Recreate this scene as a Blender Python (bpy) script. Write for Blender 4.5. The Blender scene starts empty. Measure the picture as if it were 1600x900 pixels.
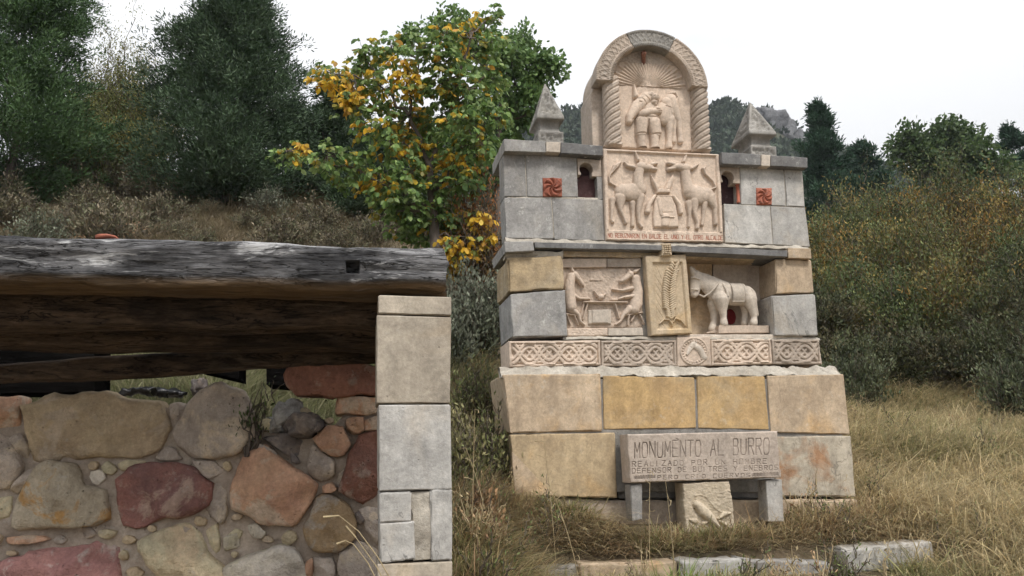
import bpy, math, random
import numpy as np

random.seed(7)
RNG = np.random.default_rng(7)
scene = bpy.context.scene
COL = scene.collection
HAZE = 0.00042

# ------------------------------------------------------------------ camera
FOCAL = 1255.0                       # in pixels of a 1600 x 900 frame
PITCH = math.radians(11.67)
ROLL = math.radians(-1.29)
CAM = np.array([0.0, 0.0, 1.5])


def _rot():
    a = math.pi / 2 + PITCH
    rx = np.array([[1, 0, 0], [0, math.cos(a), -math.sin(a)], [0, math.sin(a), math.cos(a)]])
    rz = np.array([[math.cos(ROLL), -math.sin(ROLL), 0], [math.sin(ROLL), math.cos(ROLL), 0], [0, 0, 1]])
    return rx @ rz


CAMR = _rot()
cam_data = bpy.data.cameras.new('camera')
cam_data.sensor_width = 36.0
cam_data.lens = 36.0 * FOCAL / 1600.0
cam_data.clip_start = 0.05
cam_data.clip_end = 3000.0
cam = bpy.data.objects.new('camera', cam_data)
COL.objects.link(cam)
from mathutils import Matrix, Vector
_m = Matrix([[*CAMR[i], CAM[i]] for i in range(3)] + [[0, 0, 0, 1]])
cam.matrix_world = _m
scene.camera = cam

# ------------------------------------------------------------------ sky and light
world = bpy.data.worlds.new('World')
scene.world = world
world.use_nodes = True
wn = world.node_tree
wn.nodes.clear()
SUN_EL, SUN_AZ = math.radians(54), math.radians(152)     # high, veiled by cloud, behind the camera to the right
w_out = wn.nodes.new('ShaderNodeOutputWorld')
w_bg = wn.nodes.new('ShaderNodeBackground')
w_bg.inputs['Strength'].default_value = 0.12
w_sky = wn.nodes.new('ShaderNodeTexSky')
w_sky.sky_type = 'NISHITA'
w_sky.sun_disc = False
w_sky.sun_elevation = SUN_EL
w_sky.sun_rotation = SUN_AZ
w_tc = wn.nodes.new('ShaderNodeTexCoord')
w_map = wn.nodes.new('ShaderNodeMapping')
w_map.inputs['Scale'].default_value = (1.0, 1.0, 2.6)
w_noise = wn.nodes.new('ShaderNodeTexNoise')
w_noise.inputs['Scale'].default_value = 1.6
w_noise.inputs['Detail'].default_value = 5.0
w_noise.inputs['Roughness'].default_value = 0.55
w_ramp = wn.nodes.new('ShaderNodeValToRGB')
w_ramp.color_ramp.elements[0].position = 0.30
w_ramp.color_ramp.elements[0].color = (0.62, 0.62, 0.62, 1)
w_ramp.color_ramp.elements[1].position = 0.55
w_ramp.color_ramp.elements[1].color = (1, 1, 1, 1)
w_mix = wn.nodes.new('ShaderNodeMix')
w_mix.data_type = 'RGBA'
wn.links.new(w_tc.outputs['Generated'], w_map.inputs['Vector'])
wn.links.new(w_map.outputs[0], w_noise.inputs['Vector'])
wn.links.new(w_noise.outputs['Fac'], w_ramp.inputs['Fac'])
# an overcast sky is about three times brighter overhead than at the horizon (CIE overcast sky)
w_sep = wn.nodes.new('ShaderNodeSeparateXYZ')
wn.links.new(w_tc.outputs['Generated'], w_sep.inputs[0])
w_cl = wn.nodes.new('ShaderNodeMath')
w_cl.operation = 'MAXIMUM'
w_cl.inputs[1].default_value = 0.0
wn.links.new(w_sep.outputs['Z'], w_cl.inputs[0])
w_cie = wn.nodes.new('ShaderNodeMath')
w_cie.operation = 'MULTIPLY_ADD'
w_cie.inputs[1].default_value = 2.0 / 3.0
w_cie.inputs[2].default_value = 1.0 / 3.0
wn.links.new(w_cl.outputs[0], w_cie.inputs[0])
w_cloud = wn.nodes.new('ShaderNodeVectorMath')
w_cloud.operation = 'SCALE'
w_cloud.inputs[0].default_value = (8.05, 8.15, 8.35)      # the cloud layer at the zenith
wn.links.new(w_cie.outputs[0], w_cloud.inputs['Scale'])
wn.links.new(w_cloud.outputs[0], w_mix.inputs[7])
wn.links.new(w_ramp.outputs['Color'], w_mix.inputs[0])
wn.links.new(w_sky.outputs['Color'], w_mix.inputs[6])
wn.links.new(w_mix.outputs[2], w_bg.inputs['Color'])
wn.links.new(w_bg.outputs[0], w_out.inputs['Surface'])

sun_data = bpy.data.lights.new('sun', 'SUN')
sun_data.energy = 1.5
sun_data.angle = math.radians(11)
sun_data.color = (1.0, 0.96, 0.9)
sun = bpy.data.objects.new('sun', sun_data)
COL.objects.link(sun)
_sd = Vector((math.sin(SUN_AZ) * math.cos(SUN_EL), math.cos(SUN_AZ) * math.cos(SUN_EL), math.sin(SUN_EL)))
sun.rotation_euler = _sd.to_track_quat('Z', 'Y').to_euler()

scene.view_settings.view_transform = 'Standard'
scene.view_settings.look = 'None'
scene.view_settings.gamma = 1.0
scene.view_settings.use_curve_mapping = False
scene.view_settings.exposure = 0.86
scene.render.engine = 'CYCLES'
scene.cycles.use_adaptive_sampling = True
scene.cycles.adaptive_threshold = 0.025
scene.cycles.adaptive_min_samples = 24
scene.cycles.max_bounces = 5
scene.cycles.diffuse_bounces = 3
scene.cycles.glossy_bounces = 2
scene.cycles.transmission_bounces = 3
scene.cycles.transparent_max_bounces = 4
scene.cycles.volume_bounces = 0


# ------------------------------------------------------------------ geometry helpers
def ray(px, py):
    px, py = np.asarray(px, float), np.asarray(py, float)
    c = np.stack([(px - 800) / FOCAL, -(py - 450) / FOCAL, -np.ones_like(px)], -1)
    return c @ CAMR.T


def project(P):
    c = (np.asarray(P, float) - CAM) @ CAMR
    return 800 + FOCAL * c[..., 0] / -c[..., 2], 450 - FOCAL * c[..., 1] / -c[..., 2]


def at_y(px, py, y):
    d = ray(px, py)
    return CAM + d * (y / d[..., 1:2] if d.ndim > 1 else y / d[1])


class Frame:
    """An upright frame: x along a front face, y into the depth, z up."""

    def __init__(self, origin, yaw):
        self.o = np.array(origin, float)
        self.yaw = yaw
        c, s = math.cos(yaw), math.sin(yaw)
        self.R = np.array([[c, -s, 0], [s, c, 0], [0, 0, 1]])

    def local(self, P):
        return (np.asarray(P, float) - self.o) @ self.R

    def world(self, P):
        return np.asarray(P, float) @ self.R.T + self.o

    def at(self, px, py, w):
        d = ray(px, py) @ self.R
        c = (CAM - self.o) @ self.R
        t = (w - c[1]) / d[..., 1]
        p = c + d * t[..., None]
        return p[..., 0], p[..., 2]

    def px(self, P):
        return project(self.world(P))


def _hash(ix, iy, iz, s):
    h = (ix.astype(np.int64) * 374761393 + iy.astype(np.int64) * 668265263 + iz.astype(np.int64) * 2147483647 + s * 974634777) & 0xFFFFFFFF
    h = ((h ^ (h >> 13)) * 1274126177) & 0xFFFFFFFF
    h = h ^ (h >> 16)
    return (h & 0xFFFF) / 65535.0


def vnoise(P, seed=0):
    P = np.asarray(P, float)
    i = np.floor(P)
    f = P - i
    f = f * f * (3 - 2 * f)
    i = i.astype(np.int64)
    out = 0
    for dx in (0, 1):
        for dy in (0, 1):
            for dz in (0, 1):
                wgt = (f[..., 0] if dx else 1 - f[..., 0]) * (f[..., 1] if dy else 1 - f[..., 1]) * (f[..., 2] if dz else 1 - f[..., 2])
                out = out + wgt * _hash(i[..., 0] + dx, i[..., 1] + dy, i[..., 2] + dz, seed)
    return out * 2 - 1


def fbm(P, seed=0, octaves=3):
    P = np.asarray(P, float)
    a, s, t = 1.0, 0, 0
    for k in range(octaves):
        s = s + a * vnoise(P * 2 ** k + 17.3 * k, seed + k)
        t += a
        a *= 0.5
    return s / t


def link(o, parent=None):
    COL.objects.link(o)
    if parent is not None:
        o.parent = parent
    return o


def mesh_obj(name, verts, faces, mat, parent=None, smooth=True, attrs=None, cols=None):
    me = bpy.data.meshes.new(name)
    verts = np.asarray(verts, dtype=np.float32)
    if isinstance(faces, np.ndarray):
        n, k = faces.shape
        me.vertices.add(len(verts))
        me.vertices.foreach_set('co', verts.ravel())
        me.loops.add(n * k)
        me.loops.foreach_set('vertex_index', faces.astype(np.int32).ravel())
        me.polygons.add(n)
        me.polygons.foreach_set('loop_start', np.arange(0, n * k, k, dtype=np.int32))
        me.polygons.foreach_set('loop_total', np.full(n, k, dtype=np.int32))
        me.update(calc_edges=True)
    else:
        me.from_pydata(verts.tolist(), [], [list(f) for f in faces])
    if smooth:
        me.polygons.foreach_set('use_smooth', np.ones(len(me.polygons), dtype=bool))
    for k, v in (attrs or {}).items():
        at = me.attributes.new(k, 'FLOAT', 'POINT')
        at.data.foreach_set('value', np.asarray(v, dtype=np.float32).ravel())
    if cols is not None:
        at = me.attributes.new('col', 'FLOAT_COLOR', 'POINT')
        c4 = np.ones((len(verts), 4), dtype=np.float32)
        c4[:, :3] = cols
        at.data.foreach_set('color', c4.ravel())
    me.materials.append(mat)
    o = bpy.data.objects.new(name, me)
    return link(o, parent)


def empty(name, loc, yaw=0.0):
    o = bpy.data.objects.new(name, None)
    o.location = [float(v) for v in loc]
    o.rotation_euler = (0, 0, yaw)
    o.empty_display_size = 0.2
    return link(o)


def tag(o, label=None, category=None, group=None, kind=None):
    if label:
        o['label'] = label
    if category:
        o['category'] = category
    if group:
        o['group'] = group
    if kind:
        o['kind'] = kind
    return o


def copy_tree(o, parent=None):
    c = o.copy()
    COL.objects.link(c)
    c.parent = parent
    for ch in o.children:
        copy_tree(ch, c)
    return c


# ------------------------------------------------------------------ materials
class NT:
    def __init__(self, name):
        self.m = bpy.data.materials.new(name)
        self.m.use_nodes = True
        self.t = self.m.node_tree
        self.t.nodes.clear()
        self.out = self.t.nodes.new('ShaderNodeOutputMaterial')
        self.b = self.t.nodes.new('ShaderNodeBsdfPrincipled')
        self.t.links.new(self.b.outputs[0], self.out.inputs['Surface'])
        tc = self.t.nodes.new('ShaderNodeTexCoord')
        self.obj = tc.outputs['Object']

    def link(self, a, b):
        self.t.links.new(a, b)

    def noise(self, scale, detail=4, rough=0.6, vec=None, stretch=None, dist=0.0, shift=0.0):
        n = self.t.nodes.new('ShaderNodeTexNoise')
        n.inputs['Scale'].default_value = scale
        n.inputs['Detail'].default_value = detail
        n.inputs['Roughness'].default_value = rough
        n.inputs['Distortion'].default_value = dist
        mp = self.t.nodes.new('ShaderNodeMapping')
        mp.inputs['Scale'].default_value = stretch or (1, 1, 1)
        mp.inputs['Location'].default_value = (shift, shift * 0.7, -shift * 0.4)
        self.link(vec or self.obj, mp.inputs['Vector'])
        self.link(mp.outputs[0], n.inputs['Vector'])
        return n.outputs['Fac']

    def voronoi(self, scale, feature='F1', stretch=None):
        n = self.t.nodes.new('ShaderNodeTexVoronoi')
        n.feature = feature
        n.inputs['Scale'].default_value = scale
        mp = self.t.nodes.new('ShaderNodeMapping')
        mp.inputs['Scale'].default_value = stretch or (1, 1, 1)
        self.link(self.obj, mp.inputs['Vector'])
        self.link(mp.outputs[0], n.inputs['Vector'])
        return n.outputs['Distance']

    def ramp(self, fac, a, b, ca=(0, 0, 0), cb=(1, 1, 1)):
        n = self.t.nodes.new('ShaderNodeValToRGB')
        n.color_ramp.elements[0].position = a
        n.color_ramp.elements[0].color = (*ca, 1)
        n.color_ramp.elements[1].position = b
        n.color_ramp.elements[1].color = (*cb, 1)
        self.link(fac, n.inputs['Fac'])
        return n.outputs['Color']

    def mix(self, fac, a, b, mode='MIX'):
        n = self.t.nodes.new('ShaderNodeMix')
        n.data_type = 'RGBA'
        n.blend_type = mode
        for s, v in ((0, fac), (6, a), (7, b)):
            if isinstance(v, (int, float)):
                n.inputs[s].default_value = v
            elif isinstance(v, tuple):
                n.inputs[s].default_value = (*v, 1)
            else:
                self.link(v, n.inputs[s])
        return n.outputs[2]

    def math(self, op, a, b=None):
        n = self.t.nodes.new('ShaderNodeMath')
        n.operation = op
        for s, v in ((0, a), (1, b)):
            if v is None:
                continue
            if isinstance(v, (int, float)):
                n.inputs[s].default_value = v
            else:
                self.link(v, n.inputs[s])
        return n.outputs[0]

    def attr(self, name, out='Fac'):
        n = self.t.nodes.new('ShaderNodeAttribute')
        n.attribute_name = name
        return n.outputs[out]

    def random(self):
        n = self.t.nodes.new('ShaderNodeObjectInfo')
        return n.outputs['Random']

    def bump(self, h, strength=0.4, dist=0.01, prev=None):
        n = self.t.nodes.new('ShaderNodeBump')
        n.inputs['Strength'].default_value = strength
        n.inputs['Distance'].default_value = dist
        self.link(h, n.inputs['Height'])
        if prev is not None:
            self.link(prev, n.inputs['Normal'])
        return n.outputs['Normal']

    def done(self, color, rough=0.9, normal=None, spec=0.25):
        if isinstance(color, tuple):
            self.b.inputs['Base Color'].default_value = (*color, 1)
        else:
            self.link(color, self.b.inputs['Base Color'])
        self.b.inputs['Roughness'].default_value = rough
        self.b.inputs['Specular IOR Level'].default_value = spec
        if normal is not None:
            self.link(normal, self.b.inputs['Normal'])
        return self.m


def stone_mat(name, base, dark, stain, stain_amt=0.5, lichen=0.0, vein=0.0, pits=0.3, seed=0.0, bump=0.5, paint=None, soot=0.0, lich_col=(0.55, 0.54, 0.5), mottle=0.6, relief=1.0, stain_scale=2.1, stain_edge=0.22):
    """Weathered stone: two tones, blotches of stain, pits, lichen spots, thin veins."""
    n = NT(name)
    c = n.mix(n.ramp(n.noise(3.0, 5, 0.65, shift=seed), 0.32, 0.68), dark, base)
    if stain_amt:
        f = n.ramp(n.noise(stain_scale, 5, 0.65, shift=seed + 5, dist=0.6), 0.52, 0.52 + stain_edge)
        c = n.mix(n.math('MULTIPLY', f, stain_amt), c, stain)
    fine = n.noise(42, 5, 0.75, shift=seed)
    c = n.mix(0.55, c, n.ramp(fine, 0.28, 0.72, (0.55, 0.55, 0.55), (1.28, 1.28, 1.28)), 'MULTIPLY')
    mott = n.noise(8.5, 8, 0.72, shift=seed + 40, dist=0.3)
    c = n.mix(mottle, c, n.ramp(mott, 0.30, 0.70, (0.50, 0.495, 0.49), (1.22, 1.21, 1.2)), 'MULTIPLY')
    streak = n.noise(3.0, 5, 0.65, shift=seed + 50, stretch=(3.5, 3.5, .55))
    c = n.mix(mottle * .7, c, n.ramp(streak, 0.34, 0.62, (0.66, 0.65, 0.64), (1.08, 1.08, 1.08)), 'MULTIPLY')
    grime = n.math('MULTIPLY', n.ramp(n.noise(5.5, 8, 0.78, shift=seed + 60), 0.55, 0.66), n.ramp(n.noise(1.7, 3, .5, shift=seed + 66), .45, .62))
    c = n.mix(n.math('MULTIPLY', grime, mottle * .9), c, tuple(x * .42 for x in dark))
    if vein:
        v = n.noise(2.6, 4, 0.6, stretch=(1.6, 1.0, .8), shift=seed + 9, dist=0.5)
        v = n.math('ABSOLUTE', n.math('SUBTRACT', v, 0.5))
        c = n.mix(n.math('MULTIPLY', n.math('MULTIPLY', n.ramp(v, 0.0, 0.010, (1, 1, 1), (0, 0, 0)), n.ramp(n.noise(3.1, 2, .5, shift=seed + 31), .5, .6)), vein), c, tuple(x * 0.45 for x in dark))
    if soot:
        g = n.ramp(n.noise(1.3, 6, 0.7, shift=seed + 20, stretch=(1.3, 1.3, .7)), 0.5, 0.68)
        c = n.mix(n.math('MULTIPLY', g, soot), c, (0.10, 0.10, 0.10))
    if lichen:
        l = n.ramp(n.noise(16, 5, 0.75, shift=seed + 3), 0.56, 0.66)
        l2 = n.ramp(n.noise(2.5, 2, 0.5, shift=seed + 13), 0.42, 0.6)
        c = n.mix(n.math('MULTIPLY', n.math('MULTIPLY', l, l2), lichen), c, lich_col)
    pit = n.ramp(n.voronoi(26), 0.06, 0.16, (1, 1, 1), (0, 0, 0))
    pm = n.math('MULTIPLY', pit, n.ramp(n.noise(5, 2, shift=seed + 8), 0.5, 0.62))
    c = n.mix(n.math('MULTIPLY', pm, pits), c, tuple(x * 0.35 for x in dark))
    # each stone a little lighter or darker than the next
    rv = n.math('ADD', n.math('MULTIPLY', n.random(), 0.26), 0.87)
    rr = n.t.nodes.new('ShaderNodeCombineColor')
    for k in range(3):
        n.link(rv, rr.inputs[k])
    c = n.mix(1.0, c, rr.outputs[0], 'MULTIPLY')
    if paint is not None:
        c = n.mix(n.attr('paint'), c, paint)
    h = n.math('ADD', n.math('MULTIPLY', n.noise(13, 5, 0.7, shift=seed), 0.8), n.math('MULTIPLY', n.noise(70, 3, 0.7), 0.35))
    h = n.math('SUBTRACT', h, n.math('MULTIPLY', pm, 0.7))
    return n.done(c, 0.92, n.bump(h, bump, 0.012 * relief), 0.2)


def leaf_mat(name, transl=0.25, rough=0.55):
    n = NT(name)
    c = n.attr('col', 'Color')
    n.done(c, rough, None, 0.25)
    tr = n.t.nodes.new('ShaderNodeBsdfTranslucent')
    n.link(c, tr.inputs['Color'])
    mx = n.t.nodes.new('ShaderNodeMixShader')
    mx.inputs[0].default_value = transl
    n.link(n.b.outputs[0], mx.inputs[1])
    n.link(tr.outputs[0], mx.inputs[2])
    n.link(mx.outputs[0], n.out.inputs['Surface'])
    return n.m


def bark_mat(name, a, b):
    n = NT(name)
    c = n.mix(n.ramp(n.noise(9, 5, 0.7, stretch=(1, 1, .3)), 0.35, 0.65), a, b)
    return n.done(c, 0.95, n.bump(n.noise(30, 4, stretch=(1, 1, .25)), 0.6, 0.01))


M = {}
M['grey'] = stone_mat('grey_limestone', (0.42, 0.405, 0.385), (0.275, 0.267, 0.256), (0.46, 0.41, 0.34), 0.55, lichen=0.75, vein=0.35, seed=1.0, soot=0.15)
M['grey_light'] = stone_mat('pale_grey_limestone', (0.57, 0.55, 0.515), (0.44, 0.425, 0.40), (0.53, 0.45, 0.35), 0.6, lichen=0.3, vein=1.0, seed=4.0)
M['grey_dark'] = stone_mat('dark_grey_slab', (0.25, 0.245, 0.24), (0.16, 0.157, 0.155), (0.32, 0.30, 0.27), 0.4, lichen=0.8, seed=7.0)
M['ochre'] = stone_mat('ochre_sandstone', (0.58, 0.40, 0.19), (0.47, 0.325, 0.17), (0.40, 0.37, 0.30), 0.45, lichen=0.25, vein=0.25, seed=2.0, bump=0.35)
M['tan'] = stone_mat('tan_sandstone', (0.60, 0.475, 0.34), (0.46, 0.355, 0.25), (0.58, 0.37, 0.17), 0.75, lichen=0.3, vein=0.5, seed=3.0, bump=0.4)
M['buff'] = stone_mat('buff_sandstone', (0.66, 0.52, 0.335), (0.52, 0.395, 0.25), (0.60, 0.37, 0.15), 0.75, lichen=0.25, vein=0.5, seed=11.0, bump=0.4)
M['rusty'] = stone_mat('rust_stained_limestone', (0.60, 0.535, 0.43), (0.49, 0.43, 0.34), (0.42, 0.22, 0.11), 0.85, lichen=0.2, vein=0.9, seed=5.5, bump=0.4, stain_scale=2.8, stain_edge=0.14)
M['brown'] = stone_mat('brown_sandstone', (0.50, 0.385, 0.235), (0.34, 0.265, 0.175), (0.42, 0.38, 0.31), 0.6, lichen=0.5, seed=6.0, bump=0.7)
M['carved'] = stone_mat('carved_pinkish_limestone', mottle=0.42, base=(0.69, 0.56, 0.45), dark=(0.58, 0.465, 0.37), stain=(0.45, 0.38, 0.315), stain_amt=0.5, lichen=0.1, pits=0.2, seed=8.0, bump=0.3, paint=(0.33, 0.11, 0.07))
M['carved_white'] = stone_mat('pale_carved_limestone', mottle=0.42, base=(0.68, 0.60, 0.51), dark=(0.57, 0.495, 0.415), stain=(0.44, 0.38, 0.31), stain_amt=0.4, lichen=0.1, pits=0.2, seed=9.0, bump=0.3)
M['carved_grey'] = stone_mat('greyish_carved_limestone', mottle=0.42, base=(0.56, 0.465, 0.38), dark=(0.44, 0.365, 0.30), stain=(0.36, 0.32, 0.28), stain_amt=0.5, lichen=0.3, pits=0.3, seed=12.0, bump=0.35)
M['carved_yellow'] = stone_mat('yellow_carved_sandstone', mottle=0.42, base=(0.60, 0.485, 0.34), dark=(0.51, 0.405, 0.285), stain=(0.60, 0.39, 0.16), stain_amt=0.6, pits=0.2, seed=10.0, bump=0.3)
M['finial'] = stone_mat('lichened_grey_carving', (0.36, 0.34, 0.31), (0.25, 0.24, 0.22), (0.42, 0.38, 0.31), 0.4, lichen=0.5, seed=14.0, bump=0.6)
M['lettered'] = stone_mat('lettered_pinkish_stone', mottle=0.42, base=(0.50, 0.42, 0.355), dark=(0.41, 0.345, 0.29), stain=(0.30, 0.26, 0.22), stain_amt=0.4, lichen=0.15, pits=0.25, seed=13.0, bump=0.35, paint=(0.10, 0.08, 0.065))
M['bird'] = stone_mat('cream_carved_stone', mottle=0.42, base=(0.60, 0.51, 0.385), dark=(0.49, 0.41, 0.31), stain=(0.40, 0.35, 0.25), stain_amt=0.4, lichen=0.15, seed=15.0, bump=0.4)
M['pillar'] = stone_mat('pale_beige_pillar_stone', (0.53, 0.465, 0.375), (0.42, 0.365, 0.295), (0.52, 0.40, 0.26), 0.5, lichen=0.2, vein=0.3, pits=0.6, seed=23.0, bump=0.45)
M['mortar'] = stone_mat('white_mortar', (0.60, 0.555, 0.48), (0.42, 0.375, 0.31), (0.33, 0.29, 0.24), 0.75, lichen=0.3, pits=0.5, seed=16.0, bump=0.9)
M['mortar_grey'] = stone_mat('grey_mortar', (0.36, 0.34, 0.31), (0.26, 0.245, 0.225), (0.40, 0.37, 0.31), 0.5, lichen=0.2, pits=0.6, seed=17.0, bump=0.9)
M['red_tile'] = stone_mat('red_painted_carving', (0.44, 0.155, 0.10), (0.35, 0.12, 0.08), (0.45, 0.24, 0.17), 0.5, lichen=0.25, pits=0.3, seed=18.0, bump=0.3)
M['purple'] = stone_mat('purple_slate', (0.115, 0.065, 0.07), (0.07, 0.045, 0.05), (0.15, 0.11, 0.10), 0.4, lichen=0.2, seed=19.0, bump=0.4)
M['pane'] = stone_mat('dark_red_slate', (0.125, 0.062, 0.06), (0.08, 0.045, 0.045), (0.15, 0.10, 0.09), 0.4, lichen=0.2, seed=25.0, bump=0.4)
M['red_paint'] = stone_mat('dark_red_paint', (0.26, 0.025, 0.03), (0.18, 0.02, 0.025), (0.2, 0.05, 0.04), 0.3, seed=20.0, bump=0.2)
M['earth_mortar'] = stone_mat('earthy_mortar', (0.52, 0.435, 0.355), (0.36, 0.295, 0.24), (0.56, 0.48, 0.39), 0.6, lichen=0.2, pits=0.6, seed=21.0, bump=1.0)
for k, (a, b, s) in {
    'w_beige': ((0.68, 0.541, 0.359), (0.523, 0.396, 0.27), (0.635, 0.52, 0.398)),
    'w_yellow': ((0.60, 0.52, 0.40), (0.48, 0.40, 0.29), (0.56, 0.31, 0.10)),
    'w_maroon': ((0.445, 0.21, 0.168), (0.269, 0.154, 0.146), (0.586, 0.422, 0.336)),
    'w_pink': ((0.593, 0.31, 0.269), (0.429, 0.222, 0.211), (0.68, 0.568, 0.51)),
    'w_orange': ((0.68, 0.436, 0.286), (0.593, 0.343, 0.236), (0.653, 0.522, 0.4)),
    'w_olive': ((0.597, 0.416, 0.224), (0.416, 0.302, 0.191), (0.516, 0.457, 0.388)),
    'w_grey': ((0.619, 0.523, 0.439), (0.429, 0.365, 0.316), (0.68, 0.561, 0.421)),
    'w_dark': ((0.242, 0.208, 0.194), (0.162, 0.143, 0.136), (0.321, 0.265, 0.226)),
    'w_red': ((0.381, 0.184, 0.13), (0.244, 0.123, 0.095), (0.38, 0.284, 0.231)),
    'w_tan': ((0.68, 0.62, 0.42), (0.68, 0.522, 0.349), (0.68, 0.604, 0.413)),
    'w_cream': ((0.68, 0.62, 0.56), (0.68, 0.602, 0.458), (0.68, 0.62, 0.452)),
    'w_rock': ((0.66, 0.66, 0.66), (0.468, 0.454, 0.429), (0.327, 0.312, 0.293)),
}.items():
    M[k] = stone_mat('rubble_' + k[2:], a, b, s, 0.85, lichen=0.5, vein=0.3, pits=0.5, lich_col=(0.52, 0.47, 0.40), seed=len(k) * 3.1 + a[0] * 40, bump=1.0, mottle=0.55, relief=2.4, stain_scale=4.2, stain_edge=0.07)


# ------------------------------------------------------------------ stone builders
def _ticks(h, r, seg):
    n = max(1, int(round((2 * h - 2 * r) / seg)))
    inner = np.linspace(-h + r, h - r, n + 1)
    g = min(r * 1.5, (h - r) * .4)
    return np.concatenate([[-h, -h + r * 0.35, -h + r], [-h + r + g * .5, -h + r + g], inner[1:-1], [h - r - g, h - r - g * .5], [h - r, h - r * 0.35, h]])


def rounded_box(hx, hy, hz, r, seg):
    """Closed grid box with rounded edges; returns verts, quads, unit normals."""
    tx, ty, tz = _ticks(hx, r, seg), _ticks(hy, r, seg), _ticks(hz, r, seg)
    idx, verts, faces = {}, [], []

    def vid(i, j, k):
        key = (i, j, k)
        if key not in idx:
            idx[key] = len(verts)
            verts.append((tx[i], ty[j], tz[k]))
        return idx[key]
    X, Y, Z = len(tx) - 1, len(ty) - 1, len(tz) - 1
    for i in range(X):
        for j in range(Y):
            faces.append((vid(i, j, 0), vid(i, j + 1, 0), vid(i + 1, j + 1, 0), vid(i + 1, j, 0)))
            faces.append((vid(i, j, Z), vid(i + 1, j, Z), vid(i + 1, j + 1, Z), vid(i, j + 1, Z)))
    for i in range(X):
        for k in range(Z):
            faces.append((vid(i, 0, k), vid(i + 1, 0, k), vid(i + 1, 0, k + 1), vid(i, 0, k + 1)))
            faces.append((vid(i, Y, k), vid(i, Y, k + 1), vid(i + 1, Y, k + 1), vid(i + 1, Y, k)))
    for j in range(Y):
        for k in range(Z):
            faces.append((vid(0, j, k), vid(0, j, k + 1), vid(0, j + 1, k + 1), vid(0, j + 1, k)))
            faces.append((vid(X, j, k), vid(X, j + 1, k), vid(X, j + 1, k + 1), vid(X, j, k + 1)))
    v = np.array(verts)
    h = np.array([hx, hy, hz])
    q = np.clip(v, -(h - r), h - r)
    d = v - q
    ln = np.linalg.norm(d, axis=1, keepdims=True)
    nrm = d / np.maximum(ln, 1e-9)
    edge = (np.abs(d) > 1e-9).sum(1) >= 2
    p = q + np.where(ln > 1e-9, nrm * r, 0)
    return p, np.array(faces), nrm, edge


_seed = [100]


def block_xz(name, mat, parent, c, y0, y1, r=0.012, rough=0.004, seg=0.07, chip=0.02, ytop=0.0):
    """A dressed stone: front face a quad c = (TL, TR, BR, BL) of (x, z), from depth y0 to y1."""
    _seed[0] += 1
    s = _seed[0]
    c = np.array(c, float)
    wx = (np.linalg.norm(c[1] - c[0]) + np.linalg.norm(c[2] - c[3])) / 2
    wz = (np.linalg.norm(c[3] - c[0]) + np.linalg.norm(c[2] - c[1])) / 2
    wy = y1 - y0
    r = min(r * .45, 0.3 * min(wx, wz, wy))
    p, f, n, edge = rounded_box(wx / 2, wy / 2, wz / 2, r, seg)
    a = p[:, 0] / wx + 0.5
    b = p[:, 2] / wz + 0.5
    base = c.mean(0)
    P0 = np.stack([p[:, 0] + base[0], p[:, 1] + y0, p[:, 2] + base[1]], 1)
    a1, b1 = a[:, None], b[:, None]
    xz = (c[3] * (1 - a1) + c[2] * a1) * (1 - b1) + (c[0] * (1 - a1) + c[1] * a1) * b1
    y = p[:, 1] + (y0 + y1) / 2 + ytop * b
    out = np.stack([xz[:, 0], y, xz[:, 1]], 1)
    out += n * (fbm(P0 * 6, s)[:, None] * rough + fbm(P0 * 22, s + 50)[:, None] * rough * 0.5)
    ch = 1.3 * np.clip(vnoise(P0 * 8, s + 7) - 0.30, 0, 1) + 0.9 * np.clip(vnoise(P0 * 30, s + 8) - 0.1, 0, 1)
    out -= n * (ch * edge * chip * 1.6)[:, None]
    return mesh_obj(name, out, f, mat, parent)


def block(name, mat, parent, fr, quad, y0, y1, **kw):
    q = np.array(quad, float)
    x, z = fr.at(q[:, 0], q[:, 1], y0)
    return block_xz(name, mat, parent, np.stack([x, z], 1), y0, y1, **kw)


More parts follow.
